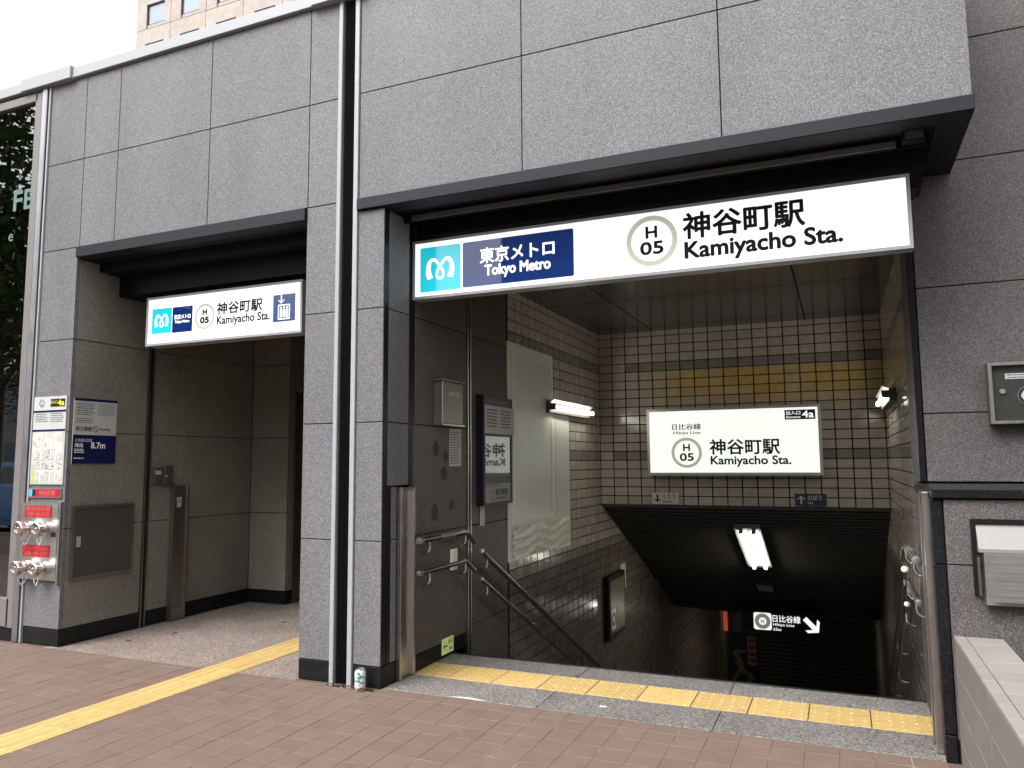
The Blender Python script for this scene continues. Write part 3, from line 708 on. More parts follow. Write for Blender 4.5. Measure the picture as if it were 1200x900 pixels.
hring(P1, -1.787, 2.456, .100, s2, .001, bold=.08)
write('lettering', '神谷町駅', M['print'], s2, P1, -1.668, 2.455, -1.23, 2.551, .0015, .028)
write('lettering', 'Kamiyacho Sta.', M['print'], s2, P1, -1.665, 2.362, -1.158, 2.447, .0015, .03)
slab(P1, -1.130, 2.356, -.930, 2.556, .0004, .002, rad=.008).build('blue_panel', lit('lit_lift_panel', (.012, .05, .15), .6, (.01, .04, .12)), s2)
arrow(P1, -1.055, 2.520, .062, -90, .0028).build('arrow_symbol', M['white_lit'], s2)
lp = MB()
for a, b, c, d in ((-1.083, 2.372, -.977, 2.380), (-1.083, 2.473, -.977, 2.481), (-1.083, 2.380, -1.075, 2.473), (-.985, 2.380, -.977, 2.473)): slab(P1, a, b, c, d, .0021, .0028, lp)
for k in range(3):
    u = -1.056 + k * .026; slab(P1, u - .009, 2.388, u + .009, 2.447, .0021, .0028, lp); slab(P1, u - .006, 2.452, u + .006, 2.465, .0021, .0028, lp)
lp.build('lift_symbol', M['white_lit'], s2)
# sign on the tiled back wall
P2 = front(4.12)
s3 = sign_box('wall_sign', 'backlit station name sign on the tiled wall with black 4a plate', P2, .635, 1.172, 2.452, 1.908, .13, 'face_in', 'steel_x', .03)
write('lettering', '日比谷線', M['print'], s3, P2, .918, 1.670, 1.232, 1.738, .0015, .02)
write('lettering', 'Hibiya Line', M['print'], s3, P2, .928, 1.612, 1.224, 1.655, .0015, .02)
hring(P2, 1.070, 1.419, .166, s3, .001)
write('lettering', '神谷町駅', M['print'], s3, P2, 1.318, 1.393, 2.042, 1.562, .0015, .024)
write('lettering', 'Kamiyacho Sta.', M['print'], s3, P2, 1.325, 1.260, 2.148, 1.382, .0015, .03)
slab(P2, 2.100, 1.752, 2.400, 1.853, .0004, .0015).build('exit_plate', M['blkpanel'], s3)
write('lettering', '出入口', M['white_lit'], s3, P2, 2.116, 1.802, 2.255, 1.840, .0022, .01)
write('lettering', 'Entrance', M['white_lit'], s3, P2, 2.118, 1.766, 2.255, 1.790, .0022, .01)
write('lettering', '4a', M['white_lit'], s3, P2, 2.272, 1.768, 2.385, 1.842, .0022, .018)
# small plates at the foot of that wall
P3 = front(BY - .004)
for nm, lab, u0, u1, mt, ink, txt, en, an in (('direction_plate', 'small beige plate with down arrow under the lit wall sign', .648, .945, 'cream_board', 'print', 'くだり', 'Down', -90),
                                             ('direction_plate', 'small navy plate with up arrow under the lit wall sign', 2.16, 2.465, 'blue', 'white_print', 'のぼり', 'Up', 90)):
    t = thing(nm, lab, 'sign', (u0, BY, .85)); slab(P3, u0, .852, u1, .978, 0, .008).build('plate', M[mt], t)
    arrow(P3, u0 + .06, .915, .085, an, .009, .2).build('arrow_symbol', M[ink], t)
    write('lettering', txt, M[ink], t, P3, u0 + .125, .912, u0 + .262, .966, .009, .01); write('lettering', en, M[ink], t, P3, u0 + .125, .868, u0 + (.225 if en == 'Down' else .175), .898, .009, .01)
# hanging direction sign deep in the stairs
P4 = front(7.4)
s4 = thing('hanging_sign', 'black hanging sign with lit Hibiya Line lettering and diagonal arrow', 'sign', (1.8, 7.45, -1.12))
slab(P4, 1.20, -1.12, 2.27, -.825, -.12, 0).build('housing', M['blkpanel'], s4)
slab(P4, 1.355, -1.092, 1.600, -.853, .0004, .002, rad=.03).build('line_panel', M['face'], s4)
ring(P4, 1.4775, -.9725, .052, .108, .0025, .0035).build('line_ring', lit('lit_grey_ring', (.30, .30, .24), .5), s4)
write('lettering', 'H', M['print'], s4, P4, 1.455, -1.002, 1.500, -.943, .0035, .03)
write('lettering', '日比谷線', M['white_lit'], s4, P4, 1.615, -.972, 1.99, -.872, .001, .012)
write('lettering', 'Hibiya Line', M['white_lit'], s4, P4, 1.620, -1.035, 1.905, -.987, .001, .012)
write('lettering', '65m', M['white_lit'], s4, P4, 1.620, -1.092, 1.725, -1.052, .001, .012)
arrow(P4, 2.135, -.985, .255, -45, .001, .26).build('arrow_symbol', M['white_lit'], s4)
for x in (1.35, 2.15): MB().box(x, 7.44, -.83, x + .03, 7.47, slope_z(7.45) + .02).build('hanger', M['black_metal'], s4)

# ================================================================== LAMPS
def wall_lamp(label, X, s):
    t = thing('wall_lamp', label, 'lamp', (X, 3.07, 1.85), 'fluorescent wall lamps in the stairwell')
    xa = X + s * .004
    b = MB(); b.prism([(xa, 1.795), (xa, 1.905), (X + s * .055, 1.895), (X + s * .055, 1.80)], 1, 2.42, 3.74); b.build('housing', M['brown_metal'], t)
    r = MB(); r.prism([(X + s * .056, 1.897), (X + s * .10, 1.925), (X + s * .104, 1.922), (X + s * .058, 1.893)], 1, 2.42, 3.74); r.build('reflector', M['brown_metal'], t)
    MB().tube([(X + s * .085, 2.47, 1.855), (X + s * .085, 3.69, 1.855)], .017, 12).build('tube', M['tube'], t)
    for y in (2.43, 3.69): MB().bbox(X + s * .056 if s > 0 else X - .11, y, 1.825, X + .11 if s > 0 else X - .056, y + .035, 1.885, .003).build('tube_holder', M['brown_metal'], t)
wall_lamp('lit fluorescent lamp on the stair wall next to the pale panel', WX0, 1)
wall_lamp('lit fluorescent lamp on the right hand stair wall by the tiled corner', WX1, -1)
t = thing('ceiling_lamp', 'bright twin tube lamp on the sloping ceiling above the stairs', 'lamp', (1.61, 5.36, .3))
def sp(x, y, h): return (x, y, slope_z(y) - .014 - h)
def sprism(x0, x1, y0, y1, h0, h1):
    return MB().add([sp(x, y, h) for h in (h0, h1) for x, y in ((x0, y0), (x1, y0), (x1, y1), (x0, y1))], [(0, 1, 2, 3), (7, 6, 5, 4), (0, 4, 5, 1), (1, 5, 6, 2), (2, 6, 7, 3), (3, 7, 4, 0)])
sprism(1.465, 1.755, 4.70, 6.03, 0, .045).build('housing', M['alu'], t)
for x in (1.54, 1.68): MB().tube([sp(x, 4.76, .066), sp(x, 5.97, .066)], .019, 12).build('tube', M['tube2'], t)
for x in (1.54, 1.68):
    for y in (4.715, 5.965): sprism(x - .022, x + .022, y, y + .045, .046, .09).build('tube_holder', M['alu'], t)
t = thing('ceiling_lamp', 'unseen ceiling lamp added behind the hanging sign to brighten the lower stairs', 'lamp', (1.75, 9.6, -1.3))  # added fill lamp, kept out of sight, to lighten the lower flight
sprism(1.62, 1.88, 9.1, 10.3, 0, .04).build('housing', M['alu'], t)
for x in (1.69, 1.81): MB().tube([sp(x, 9.16, .06), sp(x, 10.24, .06)], .019, 12).build('tube', M['tube2'], t)
t = thing('emergency_lamp', 'small dark unlit lamp on the sloping ceiling below the bright one', 'lamp', (1.57, 7.0, -.4))
sprism(1.48, 1.68, 6.68, 6.98, 0, .06).build('housing', M['brown_metal'], t); sprism(1.50, 1.66, 6.70, 6.96, .061, .07).build('lens', M['black_metal'], t)
t = thing('soffit_lamp', 'small unlit square glass lamp under the black soffit corner', 'lamp', (3.03, -.19, 2.95))
MB().bbox(2.975, -.235, 2.90, 3.075, -.16, 2.953, .004).build('housing', M['black_metal'], t); MB().bbox(2.985, -.24, 2.905, 3.065, -.236, 2.945, .001).build('lens', M['brown_metal'], t)

t = thing('corridor_lamp', 'fluorescent lamp in the passage round the corner at the stair foot', 'lamp', (-.95, 12.86, -1.9))
MB().bbox(-1.6, 12.72, -1.93, -.3, 13.0, -1.88, .005).build('housing', M['alu'], t)
for y in (12.8, 12.92): MB().tube([(-1.55, y, -1.96), (-.35, y, -1.96)], .019, 12).build('tube', M['tube2'], t)
# ================================================================== LEFT STAIR WALL FITTINGS
W0 = sideR(WX0)
t = thing('covered_wall_panel', 'pale covered wall panel with taped plastic sheet on the stair wall', 'panel', (WX0, 2.1, .5))
slab(W0, 1.535, .505, 2.64, 2.36, .001, .012).build('backing_sheet', M['cream'], t); slab(W0, 2.641, .49, 3.10, 1.80, .001, .012).build('side_sheet', M['cream'], t)
slab(W0, 1.66, .86, 2.545, 2.235, .0125, .020).build('board', M['cream_board'], t); slab(W0, 2.68, .80, 3.06, 1.72, .0125, .019).build('side_board', M['cream_board'], t)
for a, b, c, d in ((1.60, .80, 1.66, 2.29), (2.545, .80, 2.60, 2.29), (1.66, 2.235, 2.545, 2.29), (1.66, .80, 2.545, .86), (1.66, .80, 1.67, .81)): slab(W0, a, b, c, d, .0126, .026).build('tape_strip', M['cream'], t)
rvc = random.Random(8); cr = MB(); nu, nv = 34, 9
vs = [W0.p(1.60 + 1.46 * i / nu, .52 + .26 * j / nv, .021 + .012 * math.sin(j * 2.1 + 2.2 * math.sin(i * .35)) * (.5 + .5 * rvc.random()) + .004 * rvc.random()) for i in range(nu + 1) for j in range(nv + 1)]
cr.add(vs, [(i * (nv + 1) + j, (i + 1) * (nv + 1) + j, (i + 1) * (nv + 1) + j + 1, i * (nv + 1) + j + 1) for i in range(nu) for j in range(nv)]); cr.build('crumpled_sheet', M['cream'], t)
def wallbox(name, label, cat, pl, u0, v0, u1, v1, d, mat):
    t = thing(name, label, cat, pl.p((u0 + u1) / 2, v0, 0)); m_ = MB(); q = [pl.p(u0, v0, .001), pl.p(u1, v1, d)]
    lo = [min(q[0][i], q[1][i]) for i in range(3)]; hi = [max(q[0][i], q[1][i]) for i in range(3)]
    m_.bbox(*lo, *hi, .004).build('body', M[mat], t); return t
t = wallbox('steel_box', 'stainless steel box with small label on the inner left wall', 'box', W0, .27, 1.60, .575, 1.895, .075, 'steel_dull')
slab(W0, .37, 1.80, .51, 1.825, .0755, .0765).build('label', M['paper'], t); fineprint('small_print', W0, .38, 1.802, .50, 1.823, 2, M['greyprint'], t, .0771)
slab(W0, .25, 1.588, .585, 1.598, .001, .085).build('lip', M['steel'], t); slab(W0, .25, 1.897, .585, 1.907, .001, .085).build('lip', M['steel'], t)
t = thing('paper_notice', 'narrow white paper notice taped under the stainless box', 'notice', (WX0, .59, 1.30))
slab(W0, .503, 1.305, .688, 1.575, .001, .003).build('sheet', M['paper'], t); fineprint('small_print', W0, .515, 1.32, .675, 1.56, 13, M['greyprint'], t, .0036)
# notice case
t = thing('notice_case', 'framed notice case on the stair wall with papers and glossy front', 'notice board', (WX0, 1.2, 1.0))
slab(W0, .945, 1.0, 1.505, 1.855, .001, .055).build('case', plain('dark_navy_case', (.004, .006, .018), .4), t)
slab(W0, .975, 1.165, 1.475, 1.535, .0555, .058).build('glass_front', plain('glossy_notice_glass', (.19, .20, .19), .02, spec=1.0, coat=.6, var=.02), t)
slab(W0, .975, 1.02, 1.475, 1.163, .0555, .058).build('no_smoking_panel', plain('grey_notice', (.24, .25, .24), .35), t)
for a, b, c, d in ((.955, 1.00, .973, 1.85), (1.477, 1.00, 1.497, 1.85), (.973, 1.00, 1.477, 1.017), (.973, 1.537, 1.477, 1.552), (.973, 1.835, 1.477, 1.85)): slab(W0, a, b, c, d, .0553, .066).build('frame', M['brown_metal'], t)
slab(W0, .96, 1.556, 1.53, 1.775, .067, .070).build('paper', plain('thin_notice_paper', (.47, .43, .40), .6, var=.1), t)
fineprint('small_print', W0, .99, 1.60, 1.21, 1.755, 6, M['greyprint'], t, .0706); fineprint('small_print', W0, 1.26, 1.60, 1.48, 1.755, 6, M['greyprint'], t, .0706)
slab(W0, .975, 1.782, 1.475, 1.832, .0555, .060).build('header', M['greyprint'], t)
ring(W0, 1.12, 1.078, .030, .040, .0585, .0590).build('no_smoking_ring', M['red'], t)
write('lettering', '終日禁煙', M['print'], t, W0, 1.18, 1.07, 1.40, 1.125, .0586, .01); write('lettering', 'No Smoking', M['print'], t, W0, 1.20, 1.035, 1.38, 1.062, .0586, .005)
fineprint('small_print', W0, 1.0, 1.14, 1.30, 1.162, 2, M['greyprint'], t, .0586)
t = wallbox('wall_tag', 'narrow pale tag hanging below the notice case', 'tag', W0, 1.0, .845, 1.075, 1.0, .012, 'paper')
# exit direction plate
t = thing('exit_plate', 'luminous yellow-green exit plate with arrow low on the left jamb', 'sign', (WX0, .47, .02))
slab(W0, .395, .022, .555, .125, .003, .010).build('plate', M['green'], t)
arrow(W0, .435, .074, .06, 180, .0106, .16).build('arrow_symbol', M['print'], t)
write('lettering', '出口', M['print'], t, W0, .475, .082, .545, .116, .0106, .01); write('lettering', 'Exit', M['print'], t, W0, .492, .040, .538, .064, .0106, .01)
# framed map further down
t = thing('framed_map', 'dark framed poster with round line mark down on the stair wall', 'poster', (WX0, 4.6, -.7))
slab(W0, 4.25, -.70, 4.95, .01, .002, .07).build('frame', M['black_metal'], t)
slab(W0, 4.31, -.64, 4.90, -.05, .0705, .073).build('sheet', granite('map_sheet', [(.2, (.10, .11, .09)), (.5, (.17, .17, .12)), (.8, (.2, .15, .12))], cell=14, rough=.3, bump=0), t)
slab(W0, 4.33, -.60, 4.50, -.37, .0735, .0745).build('mark_plate', M['white_print'], t); ring(W0, 4.415, -.485, .045, .075, .0748, .0755).build('line_ring', M['greyprint'], t)
t = wallbox('wall_plate', 'small pale plate on the stair wall beside the framed poster', 'sign', W0, 4.985, -.25, 5.20, .06, .015, 'cream_board')
# grime on the wall: dark drips of old adhesive
for i, (u, v, a, b) in enumerate(((.31, 1.43, .042, .055), (.45, 1.375, .038, .042), (.425, 1.255, .05, .048), (.295, .995, .048, .060), (.54, 1.035, .036, .040))):
    mb = MB(); n = 18
    mb.add([W0.p(u + a * math.cos(2 * math.pi * k / n) * (1 + .2 * math.sin(3 * k + i)), v + b * math.sin(2 * math.pi * k / n), .0012) for k in range(n)], [tuple(range(n))])
    mb.build('adhesive_mark', granite('adhesive_residue', [(.2, (.03, .027, .025)), (.8, (.055, .05, .046))], cell=160, rough=.8) if i == 0 else bpy.data.materials['adhesive_residue'], bd)

# ---- handrails
def arc_bracket(X, s, y, z, r=.0085):
    pts = [(X + s * .075, y, z - .015), (X + s * .075, y, z - .050)]
    for k in range(1, 7):
        a = R(k * 15); pts.append((X + s * (.035 + .040 * math.cos(a)), y, z - .050 - .040 * math.sin(a)))
    pts.append((X + s * .001, y, z - .090)); return MB().tube(pts, r, 8)
def handrail(label, X, s, deep):
    t = thing('handrail', label, 'handrail', (X, .3 if not deep else 1.2, 0))
    for z, rd in ((.835, .021), (.632, .016)):
        dz = 0 if z > .7 else -.203
        if not deep:
            path = [(X + s * .075, -.045, z), (X + s * .075, .03, z), (X + s * .075, .30, z), (X + s * .075, .585, z), (X + s * .075, .635, z - .008), (X + s * .075, .675, z - .030), (X + s * .075, .76, z - .082)]
            MB().tube(path, rd, 14).build('rail', M['rail'], t)
            cap = MB(); cap.lathe([(rd * .8, -.002), (rd * .97, -.001), (rd + .002, .003), (rd + .002, .045)], (X + s * .075, -.047, z), (0, 1, 0), 16); cap.build('end_cap', M['alu_grey'], t)
            for y in (.10, .62): arc_bracket(X, s, y, z).build('bracket', M['steel_pol'], t)
        else:
            y0, z0 = .875, .672 + dz + (.002 if z > .7 else 0); sl_ = -.527
            MB().tube([(X + s * .075, y0, z0), (X + s * .075, 3.0, z0 + sl_ * (3 - y0)), (X + s * .075, 7.5, z0 + sl_ * (7.5 - y0))], rd, 12).build('rail', M['rail'], t)
            cap = MB(); cap.lathe([(rd * .9, -.001), (rd + .001, 0), (rd + .001, .02)], (X + s * .075, y0 - .002, z0 + .002), (0, 1, -.527), 14); cap.build('end_cap', M['steel_dull'], t)
            for y in (.98, 2.2, 3.4, 4.6, 5.8): arc_bracket(X, s, y, z0 + sl_ * (y - y0)).build('bracket', M['steel_pol'], t)
    if not deep:
        MB().tube([(X + s * .075, .235, .835), (X + s * .075, .43, .835)], .0222, 14).build('braille_plate', M['alu_grey'], t)
    return t
handrail('short level double handrail at the left side of the stair top', .05, 1, False)
handrail('long double handrail running down the left stair wall', .05, 1, True)
handrail('short level double handrail at the right side of the stair top', 3.012, -1, False)
handrail('long double handrail running down the right stair wall', 3.018, -1, True)
t = wallbox('hanging_tag', 'small yellow tag hanging behind the short left handrail', 'tag', W0, .515, .575, .60, .72, .02, 'cream')

# ---- poster and lightbox at the foot of the stairs
P5 = front(13.37)
t = thing('poster', 'dim dark poster with pale curved shapes at the foot of the stairs', 'poster', (.45, 13.38, -3.4))
slab(P5, .12, -3.6, .78, -2.42, -.01, 0).build('sheet', plain('dark_poster', (.007, .007, .012), .4), t)
ribbon(P5, [(.20, -3.5, .08), (.42, -3.12, .10), (.30, -2.86, .10), (.52, -2.82, .06)], .002).build('pale_shape', plain('pale_poster_ink', (.08, .074, .058), .5), t)
ribbon(P5, [(.30, -3.05, .05), (.46, -3.22, .10), (.62, -3.36, .12), (.50, -3.52, .08)], .004).build('pale_shape', bpy.data.materials['pale_poster_ink'], t)
slab(P5, .56, -3.1, .74, -2.50, .0005, .0015).build('banner', plain('pink_banner', (.16, .11, .105), .5), t)
fineprint('banner_print', P5, .585, -3.08, .72, -2.52, 4, plain('faded_red_ink', (.14, .012, .015), .5), t, .002, 1, .6)
t = thing('lit_red_strip', 'narrow glowing red advert strip at the foot of the stairs', 'sign', (.14, 13.36, -2.5))
slab(P5, .07, -2.40, .16, -1.88, .002, .03).build('lit_face', lit('lit_red_advert', (.75, .12, .05), .16), t)

# ================================================================== LIFT HALL FITTINGS
WL = sideR(-2.745)
t = thing('notice_board', 'white and navy notice board with 8.7m on the lift hall side wall', 'notice board', (-2.745, -.14, 1.34))
slab(WL, -.33, 1.345, .045, 1.848, .001, .010).build('board', M['paper'], t)
slab(WL, -.33, 1.345, .045, 1.566, .0102, .0115).build('navy_panel', M['blue'], t); slab(WL, -.33, 1.828, .045, 1.848, .0102, .0115).build('navy_strip', M['blue'], t)
fineprint('small_print', WL, -.31, 1.715, -.15, 1.815, 6, M['greyprint'], t, .0108); fineprint('small_print', WL, -.125, 1.72, .03, 1.815, 7, M['greyprint'], t, .0108, .9, .3)
fineprint('small_print', WL, -.31, 1.655, -.15, 1.70, 3, M['greyprint'], t, .0108)
write('lettering', '終日禁煙', M['print'], t, WL, -.308, 1.595, -.175, 1.632, .0108, .015); ring(WL, -.142, 1.613, .019, .025, .0105, .0112).build('no_smoking_ring', M['red'], t)
write('lettering', 'No smoking', M['print'], t, WL, -.105, 1.598, -.01, 1.626, .0108, .01)
bar = ribbon(WL, [(-.158, 1.628, .005), (-.126, 1.597, .005)], .0114); bar.build('no_smoking_bar', M['red'], t)
write('lettering', 'この出入口は', M['white_print'], t, WL, -.312, 1.512, -.165, 1.538, .012, .01)
write('lettering', '海抜', M['white_print'], t, WL, -.315, 1.470, -.240, 1.503, .012, .015)
write('lettering', '8.7m', M['white_print'], t, WL, -.175, 1.462, -.050, 1.512, .012, .03)
fineprint('small_print', WL, -.315, 1.425, -.22, 1.462, 3, M['white_print'], t, .012); fineprint('small_print', WL, -.315, 1.38, -.22, 1.395, 1, M['white_print'], t, .012)
t = thing('cabinet_door', 'brown grey metal cabinet door set in the lift hall side wall', 'cabinet', (-2.745, -.03, .475))
slab(WL, -.30, .475, .235, 1.02, .001, .012).build('door', M['brown_metal'], t)
for a, b, c, d in ((-.305, .47, -.28, 1.025), (.215, .47, .24, 1.025), (-.28, .47, .215, .492), (-.28, 1.003, .215, 1.025)): slab(WL, a, b, c, d, .0121, .022).build('frame', M['steel_dull'], t)
slab(WL, -.262, .715, -.228, .795, .0125, .020).build('handle', M['alu'], t)
t = thing('door_channel', 'vertical steel shutter channel on the lift hall side wall', 'channel', (-2.745, .37, 0))
slab(WL, .344, .0, .396, 2.70, -.03, -.022).build('groove', M['joint'], t)
for a, b in ((.344, .356), (.384, .396)): slab(WL, a, 0, b, 2.70, -.0215, .012).build('edge', M['steel_dull'], t)
t = wallbox('intercom_box', 'small dark metal box with red label on the lift hall wall', 'box', WL, .415, 1.165, .51, 1.31, .03, 'brown_metal')
slab(WL, .43, 1.25, .49, 1.295, .0305, .0315).build('label', M['paper'], t); slab(WL, .43, 1.28, .49, 1.295, .0317, .0322).build('red_label', M['red'], t)
t = wallbox('switch_box', 'dark metal switch box beside the intercom in the lift hall', 'box', WL, .515, 1.155, .615, 1.325, .04, 'brown_metal')
disc(WL, .535, 1.235, .006, .0402, .044, 10).build('button', M['white_print'], t)
t = thing('call_post', 'tall narrow stainless call panel standing against the lift hall wall', 'call panel', (-2.745, .69, 0))
slab(WL, .62, .004, .77, 1.148, .001, .045).build('body', M['steel_dull'], t)
for a, b in ((.615, .628), (.762, .775)): slab(WL, a, .003, b, 1.15, .0455, .055).build('edge', M['steel_dull'], t)
slab(WL, .655, .965, .70, 1.05, .0456, .05).build('call_plate', M['paper'], t); ring(WL, .677, 1.015, .008, .014, .0502, .051, 16).build('call_mark', M['print'], t); slab(WL, .715, .965, .75, 1.05, .0456, .05).build('speaker', M['brown_metal'], t)
slab(WL, .645, .02, .745, .10, .0456, .048).build('scuffed_plate', M['alu_grey'], t)

# ================================================================== LEFT PIER FITTINGS
PF = front(F)
t = thing('area_map_board', 'white area map board with 4a plate on the left granite pier', 'map board', (-2.96, F, 1.19))
slab(PF, -3.135, 1.19, -2.77, 1.862, .001, .010).build('board', M['paper'], t)
for v in (1.752, 1.605): slab(PF, -3.135, v - .012, -2.77, v + .004, .0103, .0112).build('navy_strip', M['blue'], t)
slab(PF, -3.125, 1.20, -2.785, 1.590, .0103, .0110).build('map_sheet', granite('area_map', [(.25, (.30, .33, .27)), (.42, (.42, .42, .39)), (.6, (.45, .45, .43)), (.85, (.38, .34, .28))], cell=34, rough=.5, bump=0, large=.1), t)
rv = random.Random(3)
mk = MB()
for k in range(46):
    u = rv.gauss(-2.95, .075); v = rv.gauss(1.37, .07); u = min(max(u, -3.11), -2.80); v = min(max(v, 1.22), 1.57); a = rv.uniform(.006, .018); slab(PF, u, v, u + a, v + .006, .0112, .0116, mk)
tag(mk.build('map_marks', M['greyprint'], t), kind='stuff')
rd = MB()
for a in (-3.03, -2.92, -2.86): slab(PF, a, 1.205, a + .006, 1.585, .01105, .0113, rd)
for b in (1.29, 1.36, 1.46): slab(PF, -3.12, b, -2.79, b + .006, .01140, .0115, rd)
rd.build('map_roads', M['white_print'], t)
slab(PF, -3.125, 1.20, -3.095, 1.30, .0117, .0120).build('map_park', plain('map_green', (.36, .48, .12), .5), t)
ring(PF, -3.045, 1.812, .026, .030, .0103, .0110, squash=.95).build('line_ring', M['print'], t)
write('lettering', 'H', M['print'], t, PF, -3.052, 1.814, -3.038, 1.830, .0105); write('lettering', '05', M['print'], t, PF, -3.060, 1.793, -3.030, 1.809, .0105)
slab(PF, -2.945, 1.782, -2.785, 1.842, .0103, .0112).build('exit_plate', M['blkpanel'], t)
write('lettering', '出入口', M['yellowprint'], t, PF, -2.940, 1.805, -2.872, 1.830, .0117, .01); write('lettering', '4a', M['yellowprint'], t, PF, -2.865, 1.789, -2.792, 1.836, .0117, .04)
fineprint('small_print', PF, -3.11, 1.665, -2.96, 1.735, 5, M['greyprint'], t, .0106); fineprint('small_print', PF, -2.94, 1.66, -2.79, 1.738, 5, M['greyprint'], t, .0106)
t = thing('station_plate', 'small red station name plate below the area map', 'sign', (-2.96, F, 1.09))
slab(PF, -3.15, 1.088, -2.78, 1.163, .001, .010).build('plate', M['steel_x'], t); slab(PF, -3.14, 1.097, -2.79, 1.154, .0103, .0115).build('red_face', M['red'], t)
slab(PF, -3.135, 1.102, -3.10, 1.150, .0117, .0122).build('emblem_panel', M['cyan'], t); slab(PF, -3.098, 1.102, -3.062, 1.150, .0117, .0122).build('navy_panel', M['blue'], t)
write('lettering', '神谷町駅', M['redtext'], t, PF, -3.02, 1.104, -2.84, 1.147, .0120, .01)
t = thing('fire_inlet_panel', 'stainless fire hose inlet panel with red plates and four capped couplings', 'fire inlet', (-2.98, F, .48))
slab(PF, -3.19, .478, -2.783, 1.052, .001, .022).build('plate', M['steel_x'], t)
for v0, a, b in ((.942, '連結送水管', '送水口'), (.648, 'スプリンクラー設備', '送水口')):
    o = slab(PF, -3.155, v0, -2.853, v0 + .088, .0222, .025).build('red_plate', M['red'], t)
    write('lettering', a, M['redtext'], o, PF, -3.143, v0 + .050, -2.865, v0 + .080, .0258, .01); write('lettering', b, M['redtext'], o, PF, -3.125, v0 + .010, -2.885, v0 + .040, .0258, .01)
rv = random.Random(9)
for (u, v) in ((-3.105, .862), (-2.905, .862), (-3.115, .568), (-2.915, .568)):
    c = MB(); o_ = PF.p(u, v, .022)
    c.lathe([(.048, 0), (.048, .012), (.036, .016), (.036, .045), (.050, .050), (.052, .085), (.046, .092), (.030, .094), (.026, .084), (.001, .084)], o_, (0, -1, 0), 24)
    co = c.build('coupling', M['steel_pol'], t)
    MB().lathe([(.014, 0), (.012, .012), (.004, .014)], PF.p(u, v, .106), (0, -1, 0), 12).build('cap_knob', M['steel_pol'], co)
    for k in range(4):
        a = R(k * 90 + 20); MB().bbox(u + .050 * math.cos(a) - .006, F - .108, v + .050 * math.sin(a) - .006, u + .050 * math.cos(a) + .006, F - .076, v + .050 * math.sin(a) + .006, .002).build('lug', M['steel_pol'], co)
    pts = []
    for k in range(21):
        q = k / 20; pts.append((u + .012 + .075 * q * (1 if u < -3 else -.2), -.105 + .06 * q, v - .03 - .085 * math.sin(math.pi * min(q * 1.1, 1)) - .012 * q))
    lk = MB()
    for k in range(20):
        a_ = Vector((pts[k][0], F + pts[k][1], pts[k][2])); b_ = Vector((pts[k + 1][0], F + pts[k + 1][1], pts[k + 1][2])); mid = (a_ + b_) / 2
        lk.lathe([(.0012, -.0055), (.0042, -.003), (.0042, .003), (.0012, .0055)], mid, (b_ - a_) if (b_ - a_).length > 1e-5 else (0, 0, 1), 6)
    lk.build('chain', M['steel_pol'], co)
slab(PF, -2.845, .80, -2.80, .835, .0222, .026).build('switch_plate', M['blkpanel'], t)
MB().bbox(-2.775, F - .025, .45, -2.757, F + .0, 1.06, .002).build('edge_strip', M['alu_grey'], t)

# shopfront at the far left
t = thing('shopfront_window', 'tall dark glass shopfront with pale letters left of the station', 'window', (-4.2, F, 0))
for a, b in ((-3.325, -3.245), (-5.8, -5.72)): MB().bbox(a, F - .012, .10, b, F + .06, 4.38, .003).build('mullion', M['frame_grey'], t)
MB().bbox(-3.243, F - .016, 0, -3.186, F + .02, 4.40, .006).build('corner_post', M['alu_grey'], t)
MB().box(-3.185, F + .008, 0, -3.160, F + .05, 4.40).build('gap_seal', M['rubber'], t)
MB().bbox(-3.160, F - .014, 0, -3.142, F + .05, 4.40, .003).build('cover_strip', M['alu'], t)
MB().bbox(-6, F - .012, 4.315, -3.302, F + .06, 4.385, .003).build('head_frame', M['frame_grey'], t); MB().bbox(-6, F - .03, 4.412, -3.475, F + .35, 4.497, .004).build('coping', M['alu'], t)
MB().bbox(-6, F - .012, .105, -3.302, F + .06, .32, .003).build('bottom_panel', M['frame_grey'], t); MB().bbox(-6, F + .002, 0, -3.245, F + .06, .10, .002).build('base_panel', M['black_stone'], t)
gmtl, gt, gb = newmat('tinted_shop_glass'); gt.nodes.remove(gb); L_ = gt.links.new
gl_ = gt.nodes.new('ShaderNodeBsdfGlossy'); gl_.inputs['Roughness'].default_value = .01; tr_ = gt.nodes.new('ShaderNodeBsdfTransparent'); tr_.inputs['Color'].default_value = (.42, .52, .48, 1)
fn = gt.nodes.new('ShaderNodeFresnel'); fn.inputs['IOR'].default_value = 2.8; mxs = gt.nodes.new('ShaderNodeMixShader')
L_(fn.outputs[0], mxs.inputs[0]); L_(tr_.outputs[0], mxs.inputs[1]); L_(gl_.outputs[0], mxs.inputs[2]); L_(mxs.outputs[0], gt.nodes['Material Output'].inputs['Surface'])
MB().box(-5.72, F + .020, .321, -3.302, F + .028, 4.314).build('glass_pane', gmtl, t)
MB().box(-5.72, F + .012, .321, -5.70, F + .03, 4.31).build('glass_edge', M['frame_grey'], t)
mint = plain('mint_vinyl_letters', (.09, .16, .14), .5)
write('lettering', 'FE', mint, t, PF, -3.565, 3.42, -3.312, 3.59, -.012, .03)
write('lettering', 'e', mint, t, PF, -3.60, 3.17, -3.545, 3.235, -.012, .02)
rm_ = MB(); rm_.box(-6, 3.2, 0, -3.15, 3.3, 4.4); rm_.box(-6.1, F + .1, 0, -6, 3.3, 4.4); rm_.box(-6, F + .1, 4.33, -3.15, 3.3, 4.42); rm_.box(-6, F + .1, -.1, -3.15, 3.3, .02)
rm_.build('shop_interior', plain('dark_interior', (.09, .12, .105), .8), t)

